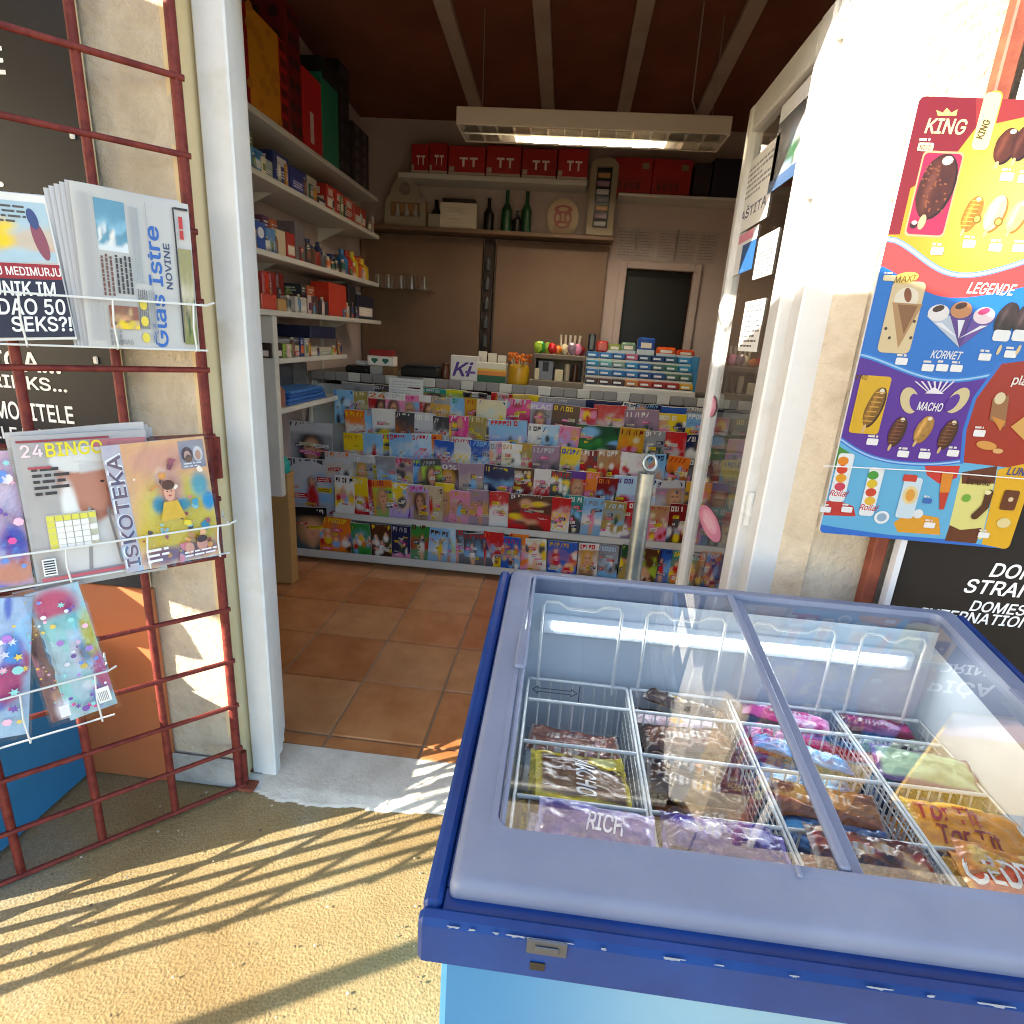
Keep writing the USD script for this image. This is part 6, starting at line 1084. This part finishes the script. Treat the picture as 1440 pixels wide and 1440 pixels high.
# ================================================================ SHELVES ON THE LEFT WALL
XF = -1.5
sh = thing('shelf_unit', (-1.65, 3.6, 1.0), 'tall unit of white shelves along the left shop wall', 'shelves')
SH = [(2.46, 2.62, 4.62), (2.21, 2.62, 4.64), (1.872, 2.62, 4.62), (1.600, 2.62, 4.68), (1.362, 2.985, 3.94), (1.100, 2.985, 3.86)]
for z, y0, y1 in SH: obj('board', MB().box((-1.795, y0, z - .028), (XF, y1, z), ch=.003), m_shelf, sh)
obj('end_panel', MB().box((-1.795, 2.94, .62), (XF - .004, 2.984, 1.571), ch=.003), m_shelf, sh)
obj('back_rail', MB().box((-1.798, 4.2, .9), (-1.79, 4.24, 2.6)).box((-1.798, 3.2, 1.65), (-1.79, 3.24, 2.42)), m_shelf, sh)
for z, y0, y1 in SH[1:4]:
    for y in (3.2, 4.22): obj('bracket', MB().add([(-1.79, y - .004, z - .03), (-1.79, y - .004, z - .12), (-1.6, y - .004, z - .03), (-1.79, y + .004, z - .03), (-1.79, y + .004, z - .12), (-1.6, y + .004, z - .03)], [[0, 1, 2], [5, 4, 3], [0, 2, 5], [0, 5, 3], [1, 4, 5], [1, 5, 2]]), m_shelf, sh)
def sitem(name, k, px0, px1, ytop, col, lab, cat, depth=.2, x1=XF - .015, deco=None, mat=None, kind='box', group=None):
    """a thing on shelf k that spans px0..px1 along the front edge; ytop is its top in the photograph at px0"""
    z = SH[k][0]; Y0, Y1 = Yat(px0, XF, z), Yat(px1, XF, z); h = max(.03, onP(px0, ytop, (x1, 0, 0), (1, 0, 0))[2] * 1 - z)
    py = onX(px0, ytop, XF); h = max(.03, py[2] - z)
    if kind == 'box':
        m = MB().box((x1 - depth, Y0 + .003, z + .0005), (x1, Y1 - .003, z + h), C(col), ch=.004)
        c = Canvas((x1 + .0008, Y0 + .003, z), (0, 1, 0), (0, 0, 1), (1, 0, 0), m)           # the face towards the aisle
        d = Canvas((x1 - depth, Y0 + .003 - .0008, z), (1, 0, 0), (0, 0, 1), (0, -1, 0), m)   # the end towards the door
        if deco: deco(c, Y1 - Y0 - .006, h, d, depth)
        return obj(name, m, mat or m_card, None, lab, cat, group)
    r = min((Y1 - Y0) / 2, .05); yc = (Y0 + Y1) / 2; xc_ = x1 - r - .01
    if kind == 'can': pr = [(.001, 0, col), (r, 0, col), (r, h * .3, deco or col), (r, h * .72, deco or col), (r, h * .93, col), (r * .9, h, 'lgrey'), (.001, h, 'lgrey')]
    else: pr = [(.001, 0, col), (r * .95, 0, col), (r, .02, col), (r, h * .25, deco or 'cream'), (r, h * .5, deco or 'cream'), (r, h * .6, col), (r * .4, h * .78, col), (r * .4, h * .9, 'cream'), (r * .42, h, 'cream'), (.001, h, 'cream')]
    return obj(name, MB().lathe((xc_, yc, z), pr, 16), mat or m_plastic, None, lab, cat, group, smooth=40)
def bars_(n=5, col='b8b0ae', lift=0.):
    def f(c, w, h, d, dp):
        for k in range(n): d.rect(dp * .42, h * (k + .25) / n, dp * .82, h * (k + .68) / n, col); d.lines(dp * .45, h * (k + .3) / n, dp * .8, h * (k + .62) / n, 3, '4a4442', .4); c.rect(w * .80, h * (k + .2) / n, w * .97, h * (k + .8) / n, '5a1214')
        for k in range(1, n): d.rect(0, h * k / n - .002, dp, h * k / n + .002, '6a0f12')
        c.rect(0, 0, w * .76, h, 'c9871a')
        for k in range(18): x, y = w * .74 * rng.random(), h * rng.random(); c.ell(x, y, .03, .02, 'b8761a', 30, 10)
    return f
def panel_(c1, c2=None, n=3):
    def f(c, w, h, d, dp):
        for q, ww in ((c, w), (d, dp)):
            q.rect(ww * .08, h * .12, ww * .92, h * .5, c1)
            if c2: q.rect(ww * .2, h * .58, ww * .8, h * .86, c2)
            q.lines(ww * .15, h * .16, ww * .85, h * .45, n, 'e6e4e0', .45)
    return f
def dots_(c1, n=5):
    def f(c, w, h, d, dp):
        for k in range(n):
            for q, ww in ((c, w), (d, dp)): q.ell(ww * .25, h * (k + .5) / n, .03, .026, c1, 0, 10); q.ell(ww * .7, h * (k + .5) / n, .03, .026, c1, 0, 10)
    return f
sitem('carton_stack', 0, 357, 412, 10, 'a81a1c', 'tall orange sided red carton stack at the near end of the top shelf', 'carton', .24, deco=bars_(6))
sitem('carton_stack', 0, 413, 431, 8, '6a1418', 'dark red carton stack with round dark marks next to the orange one', 'carton', .22, deco=dots_('3a1a1e', 6))
sitem('carton_stack', 0, 433, 458, 95, 'b51c1e', 'bright red carton with white barcode label on the top shelf', 'carton', .2, deco=lambda c, w, h, d, dp: (d.rect(dp * .3, h * .72, dp * .7, h * .97, 'c8c0bc'), d.lines(dp * .35, h * .75, dp * .65, h * .95, 4, '3a3434'), c.rect(w * .3, h * .1, w * .5, h * .5, 'c9b8b4')))
sitem('carton_stack', 0, 459, 481, 82, '1f7a5e', 'green carton stack in the middle of the top shelf', 'carton', .2, deco=lambda c, w, h, d, dp: (c.rect(0, h * .8, w, h, '1a1a1c'), d.rect(0, h * .85, dp, h, '1a1a1c')))
sitem('carton_stack', 0, 482, 496, 85, '1c1a1e', 'tall black carton stack beside the green one', 'carton', .2, deco=dots_('3a383e', 6))
sitem('carton_stack', 0, 500, 522, 170, '2a2428', 'lower black carton stack with grey marks at the far end', 'carton', .2, deco=dots_('5a565c', 5))
sitem('bottle', 1, 348, 358, 185, '2f5a5a', 'dark teal bottle at the near end of the second shelf', 'bottle', kind='bottle', deco='grey')
sitem('small_box', 1, 341, 349, 208, 'b87a70', 'pinkish box at the near end of the second shelf', 'box', deco=panel_('d8cfc8'))
sitem('small_box', 1, 359, 376, 205, '4a8fc0', 'light blue box with white panel on the second shelf', 'box', deco=panel_('c8d8e0', '2a6aa8'))
sitem('small_box', 1, 377, 389, 222, '9aa8a4', 'grey green box on the second shelf', 'box', deco=panel_('7a8f8a'))
sitem('small_box', 1, 390, 412, 211, '1f2a6a', 'large dark blue box with white edge on the second shelf', 'box', deco=panel_('2a3a8a', 'c8c8d0'))
sitem('small_box', 1, 413, 436, 232, '232e74', 'second dark blue box with pale corner on the second shelf', 'box', deco=panel_('34429a', None))
sitem('small_box', 1, 437, 450, 246, 'a8a096', 'pale beige box beside the dark blue boxes', 'box')
sitem('small_box', 1, 451, 462, 276, '2a282c', 'low black box with white letters on the second shelf', 'box', deco=panel_('c8c4c0'))
sitem('small_box', 1, 463, 474, 258, 'a81f1a', 'tall red box with pale top on the second shelf', 'box', deco=panel_('d0c0b8', 'c8b0a0'))
sitem('small_box', 1, 475, 487, 266, 'b8281e', 'red box with round white mark on the second shelf', 'box', deco=panel_('7a1512', 'd8c8c0'))
sitem('small_box', 1, 488, 500, 276, 'c03a28', 'orange red box with grey top on the second shelf', 'box', deco=panel_('8a1c16', 'b8b0ac'))
sitem('bag', 1, 501, 518, 286, 'b8301e', 'crumpled red bag at the far end of the second shelf', 'bag', deco=panel_('d8c8b8'), mat=m_foil)
sitem('small_box', 2, 350, 363, 305, 'd08a22', 'orange box with dark print at the near end of the third shelf', 'box', deco=panel_('8a4a1a'))
sitem('small_box', 2, 364, 380, 309, '1f4a9a', 'blue box with white oval on the third shelf', 'box', deco=lambda c, w, h, d, dp: (d.ell(dp * .5, h * .6, dp * .28, h * .2, 'd8dce4'), c.ell(w * .5, h * .6, w * .3, h * .2, 'd8dce4')))
sitem('small_box', 2, 381, 393, 320, '5a86b8', 'pale blue box on the third shelf', 'box', deco=panel_('8fb0d0'))
sitem('bag', 2, 394, 407, 322, 'c8b896', 'cream bag on the third shelf', 'bag')
sitem('small_box', 2, 408, 420, 326, 'a8281f', 'red and cream box on the third shelf', 'box', deco=panel_('d0c0a8'))
sitem('rolled_bag', 2, 421, 434, 312, '6a6468', 'grey plastic bag roll on the third shelf', 'bag', mat=m_foil)
K = ['2a2024', '5a3a2a', '8a2a1e', '4a4a50', '6a1c16', 'b09a7a', '3a2a26', '7a6a5a']
for i in range(7): sitem('small_jar', 2, 438 + 7.5 * i, 445 + 7.5 * i, 345 + 4.5 * i, K[i], f'small dark jar, {ORD[i]} from the door in the group on the third shelf', 'jar', kind='can', deco=K[(i + 3) % 8])
for i, (c1, c2, lab) in enumerate((('2f6a9a', 'lgrey', 'blue and white bottle near the far end of the third shelf'), ('a82a22', 'lgrey', 'red and white bottle near the far end of the third shelf'), ('c9b01f', 'gold', 'yellow bottle near the far end of the third shelf'), ('b8501f', 'cream', 'orange bottle near the far end of the third shelf'), ('c9a81f', 'black', 'yellow and black bottle at the far end of the third shelf'))):
    sitem('bottle', 2, 491 + 7 * i, 497.5 + 7 * i, 350 + 6 * (i > 2) + 2 * i, c1, lab, 'bottle', kind='bottle', deco=c2)
CL = ['6a1a18', 'a8281c', '7a1a16', 'b8301e', '8a201a', '6a1816']
for i in range(6): sitem('spray_can', 3, 372 + 9.5 * i, 381 + 9.5 * i, 380 + 1.0 * i, CL[i], f'red topped can with yellow lower half, {ORD[i]} from the door on fourth shelf', 'can', kind='can', deco=['c9a822', '8aa02a'][i % 2], x1=XF - .09)
for i, (a, b, y, c_, lab) in enumerate(((362, 372, 392, '6a5a3a', 'olive packet at the near end of the fourth shelf'), (373, 394, 412, 'c8483a', 'salmon red bag in front of the cans on the fourth shelf'), (396, 408, 420, 'b8905a', 'tan packet in front of the cans on the fourth shelf'), (420, 436, 417, 'c0b8b0', 'white packet with grey print on the fourth shelf'), (438, 452, 415, '5a3a3a', 'brown packet on the fourth shelf'), (453, 466, 422, '3a2c34', 'dark packet on the fourth shelf'), (467, 491, 397, 'c8341f', 'bright red upright bag on the fourth shelf'), (494, 504, 400, '1c1a20', 'black bottle shaped box on the fourth shelf'), (506, 528, 414, '242236', 'dark box with white shield at the far end of the fourth shelf'))):
    sitem('packet', 3, a, b, y, c_, lab, 'packet', .12, deco=panel_('d0c8c0') if i in (3, 8) else None, mat=m_foil if i in (1, 6) else None)
for i, (a, b, y, c_, lab) in enumerate(((386, 402, 483, '2a1c1a', 'dark little box with pale mark on the fifth shelf'), (403, 416, 484, '8aa838', 'lime green box on the fifth shelf'), (417, 434, 486, 'c8b8a0', 'long pale box with red shield on the fifth shelf'), (435, 452, 488, 'b8ac9a', 'pale beige box with small print on the fifth shelf'), (453, 470, 489, 'b8b0a0', 'pale grey box with dots on the fifth shelf'), (471, 484, 490, '9aa83a', 'pale box with lime end on the fifth shelf'))):
    sitem('small_box', 4, a, b, y, c_, lab, 'box', .2, deco=panel_(['d8c8c0', '3a6a2a', 'a83a30', 'd0c8b8', '8a9a8a', 'd0c84a'][i]))
zz = SH[4][0] + .07
m = MB().box((-1.76, 3.05, zz), (-1.54, 3.45, zz + .025), C('8a888c'), ch=.004); obj('tray', m, m_card, None, 'flat grey tray lying on the boxes of the fifth shelf', 'tray'); m = MB().box((-1.75, 3.42, zz + .03), (-1.52, 3.8, zz + .10), C('1f2440'), ch=.006); obj('folded_box', m, m_card, None, 'dark blue flat box lying on top of the fifth shelf boxes', 'box')
for i in range(3): sitem('plastic_bag', 5, 420 + 18 * i, 437 + 18 * i, 520 - 3 * i, ['5a5a60', '4a484e', '6a686a'][i], ['grey bag at the near end behind the blue folders', 'dark grey bag behind the blue folders', 'pale grey bag at the far end behind the blue folders'][i], 'bag', .08, x1=XF - .19, mat=m_foil)
sitem('bottle', 5, 402, 412, 535, '8a5a4a', 'brown and pink bottle at the near end of the lowest shelf', 'bottle', kind='bottle', deco='b8a09a')
for i in range(4): m = MB().box((XF - .21, 3.10 + .01 * i, SH[5][0] + .001 + .02 * i), (XF - .02, 3.62 - .02 * i, SH[5][0] + .018 + .02 * i), C(['2a5aa0', '2f66b0', '2456a0', '3a72b8'][i]), ch=.003); obj('folder', m, m_card, None, f'blue folder, {["lowest", "second lowest", "second topmost", "topmost"][i]} in the pile on the lowest shelf', 'folder')

# cardboard coloured cabinet by the doorway and the bags on it
p = onY(412, 820, 3.12); q = onY(404, 668, 3.12)
cb = thing('floor_cabinet', (-1.66, 3.2, .0), 'plain tan cabinet standing on the floor just inside the doorway', 'cabinet')
obj('body', MB().box((-1.79, 3.12, .0125), (p[0], 3.20, q[2] - .012), ch=.004), m_card_board, cb); obj('top', MB().box((-1.795, 3.11, q[2] - .0115), (p[0] + .004, 3.205, q[2] + .006), ch=.003), m_card_board, cb)
r = np.random.default_rng(5)
def lump(name, ctr, rad, col, lab, cat, seed):
    s_ = trimesh.creation.icosphere(3, 1.); v_ = s_.vertices * (1 + .45 * (meshkit.fbm(s_.vertices * 2.2 + seed, 3, seed)[:, None] - .5)) * rad; v_[:, 2] = np.maximum(v_[:, 2], -rad[2] * .7)
    return obj(name, MB().add(v_ + ctr + [0, 0, rad[2] * .7], s_.faces, col), m_foil, None, lab, cat, smooth=True)
zt_ = q[2] + .006
lump('cloth', np.array([-1.59, 3.14, zt_]), np.array([.04, .03, .055]), '2aa89a', 'turquoise bundle on the tan cabinet', 'bundle', 3); lump('cloth', np.array([-1.66, 3.14, zt_]), np.array([.035, .03, .055]), 'c8c05a', 'yellowish bundle beside the turquoise one on the tan cabinet', 'bundle', 5)
m = MB(); a_, b_ = onY(368, 590, 3.16), onY(396, 650, 3.16); m.add([(-1.78, 3.18, zt_ + .003), (-1.62, 3.18, zt_ + .003), (-1.66, 3.19, zt_ + .2), (-1.76, 3.19, zt_ + .24), (-1.78, 3.19, zt_ + .003), (-1.62, 3.19, zt_ + .003), (-1.66, 3.20, zt_ + .2), (-1.76, 3.20, zt_ + .24)], [[0, 1, 2, 3], [7, 6, 5, 4], [0, 4, 5, 1], [1, 5, 6, 2], [2, 6, 7, 3], [3, 7, 4, 0]], 'b8b6b4'); obj('grey_sheet', m, m_card, None, 'grey card leaning behind the bundles on the tan cabinet', 'card')

# the second row on the shelves: small packets behind and between the others
cols_ = ['8a2a22', 'c8c0b0', '2a3a6a', 'b8862a', '3a3a40', '6a7a4a', 'a8a4a0', '7a4a3a', '4a7a9a', 'c8a8a0', 'd8d0b8', '5a2a4a', '2a5a4a', 'b85a2a']
cn_ = ['red', 'cream', 'navy', 'ochre', 'charcoal', 'olive', 'grey', 'brown', 'blue', 'pink', 'ivory', 'plum', 'dark green', 'orange']
r = np.random.default_rng(404); kn = ['second', 'third', 'fourth']
for k in (1, 2, 3):
    z, y0, y1 = SH[k]; y = 2.75; n_ = 0; lim = SH[k - 1][0] - .04
    while y < y1 - .08 and n_ < 25:
        wd = r.uniform(.05, .11); h = min(r.uniform(.10, .20), lim - z - .02); c_ = r.integers(len(cols_)); x1 = -1.60 - .02 * r.random()
        m = MB()
        if r.random() < .65:
            m.box((x1 - .12, y, z + .0005), (x1, y + wd, z + h), C(cols_[c_]), ch=.004); c = Canvas((x1 + .0005, y, z), (0, 1, 0), (0, 0, 1), (1, 0, 0), m); d = Canvas((x1 - .12, y - .0005, z), (1, 0, 0), (0, 0, 1), (0, -1, 0), m)
            for q_, w2_ in ((c, wd), (d, .12)): q_.rect(w2_ * .1, h * r.uniform(.1, .3), w2_ * .9, h * r.uniform(.5, .7), cols_[r.integers(len(cols_))]); q_.lines(w2_ * .15, h * .72, w2_ * .85, h * .9, 2, 'd8d4cc', .5, r)
            obj('packet', m, m_card, None, f'{cn_[c_]} packet, {ORD[n_]} from the door in the back row of the {kn[k - 1]} shelf', 'packet')
        else:
            q = wd * .45; m.lathe((x1 - q - .02, y + wd / 2, z), [(.001, 0, cols_[c_]), (q, 0, cols_[c_]), (q, h * .3, cols_[(c_ + 5) % 14]), (q, h * .65, cols_[(c_ + 5) % 14]), (q * .9, h * .75, cols_[c_]), (q * .4, h * .88, cols_[c_]), (q * .42, h, 'cream'), (.001, h, 'cream')], 14)
            obj('bottle', m, m_plastic, None, f'{cn_[c_]} bottle, {ORD[n_]} from the door in the back row of the {kn[k - 1]} shelf', 'bottle', smooth=40)
        y += wd + r.uniform(.004, .03); n_ += 1

# a fringe of small goods along the shelves
r = np.random.default_rng(808)
for k in (1, 2, 3, 4):
    z, y0, y1 = SH[k]; y = 2.80 if k < 4 else 3.0; n_ = 0
    while y < y1 - .06 and n_ < 25:
        wd = r.uniform(.022, .05); h = r.uniform(.05, .115); c_ = r.integers(len(cols_)); x1 = XF - .004; m = MB(); ty = r.integers(3); q = min(wd * .46, .010 + .4 * .02)
        if ty == 0:
            m.box((x1 - .012, y, z + .0005), (x1 - .002, y + wd, z + h), C(cols_[c_]), ch=.002); c = Canvas((x1 - .0018, y, z), (0, 1, 0), (0, 0, 1), (1, 0, 0), m); c.rect(wd * .12, h * .2, wd * .88, h * .6, cols_[r.integers(len(cols_))]); c.lines(wd * .15, h * .65, wd * .85, h * .9, 2, 'd8d4cc', .5, r); nm = 'card'
        else: m.lathe((x1 - q - .001, y + wd / 2, z), [(.001, 0, cols_[c_]), (q, 0, cols_[c_]), (q, h * .35, cols_[(c_ + 3) % 14]), (q, h * .7, cols_[(c_ + 3) % 14]), (q * .5, h * .85, cols_[c_]), (q * .55, h, 'cream'), (.001, h, 'cream')], 10); nm = 'tube'
        if r.random() < .55: obj('small_' + nm, m, m_plastic if nm == 'tube' else m_card, None, f'small {cn_[c_]} {nm}, {ORD[n_]} in the front fringe of the {["second", "third", "fourth", "fifth"][k - 1]} shelf', nm, smooth=40 if nm == 'tubeX' else False); n_ += 1
        y += wd + r.uniform(.006, .05)
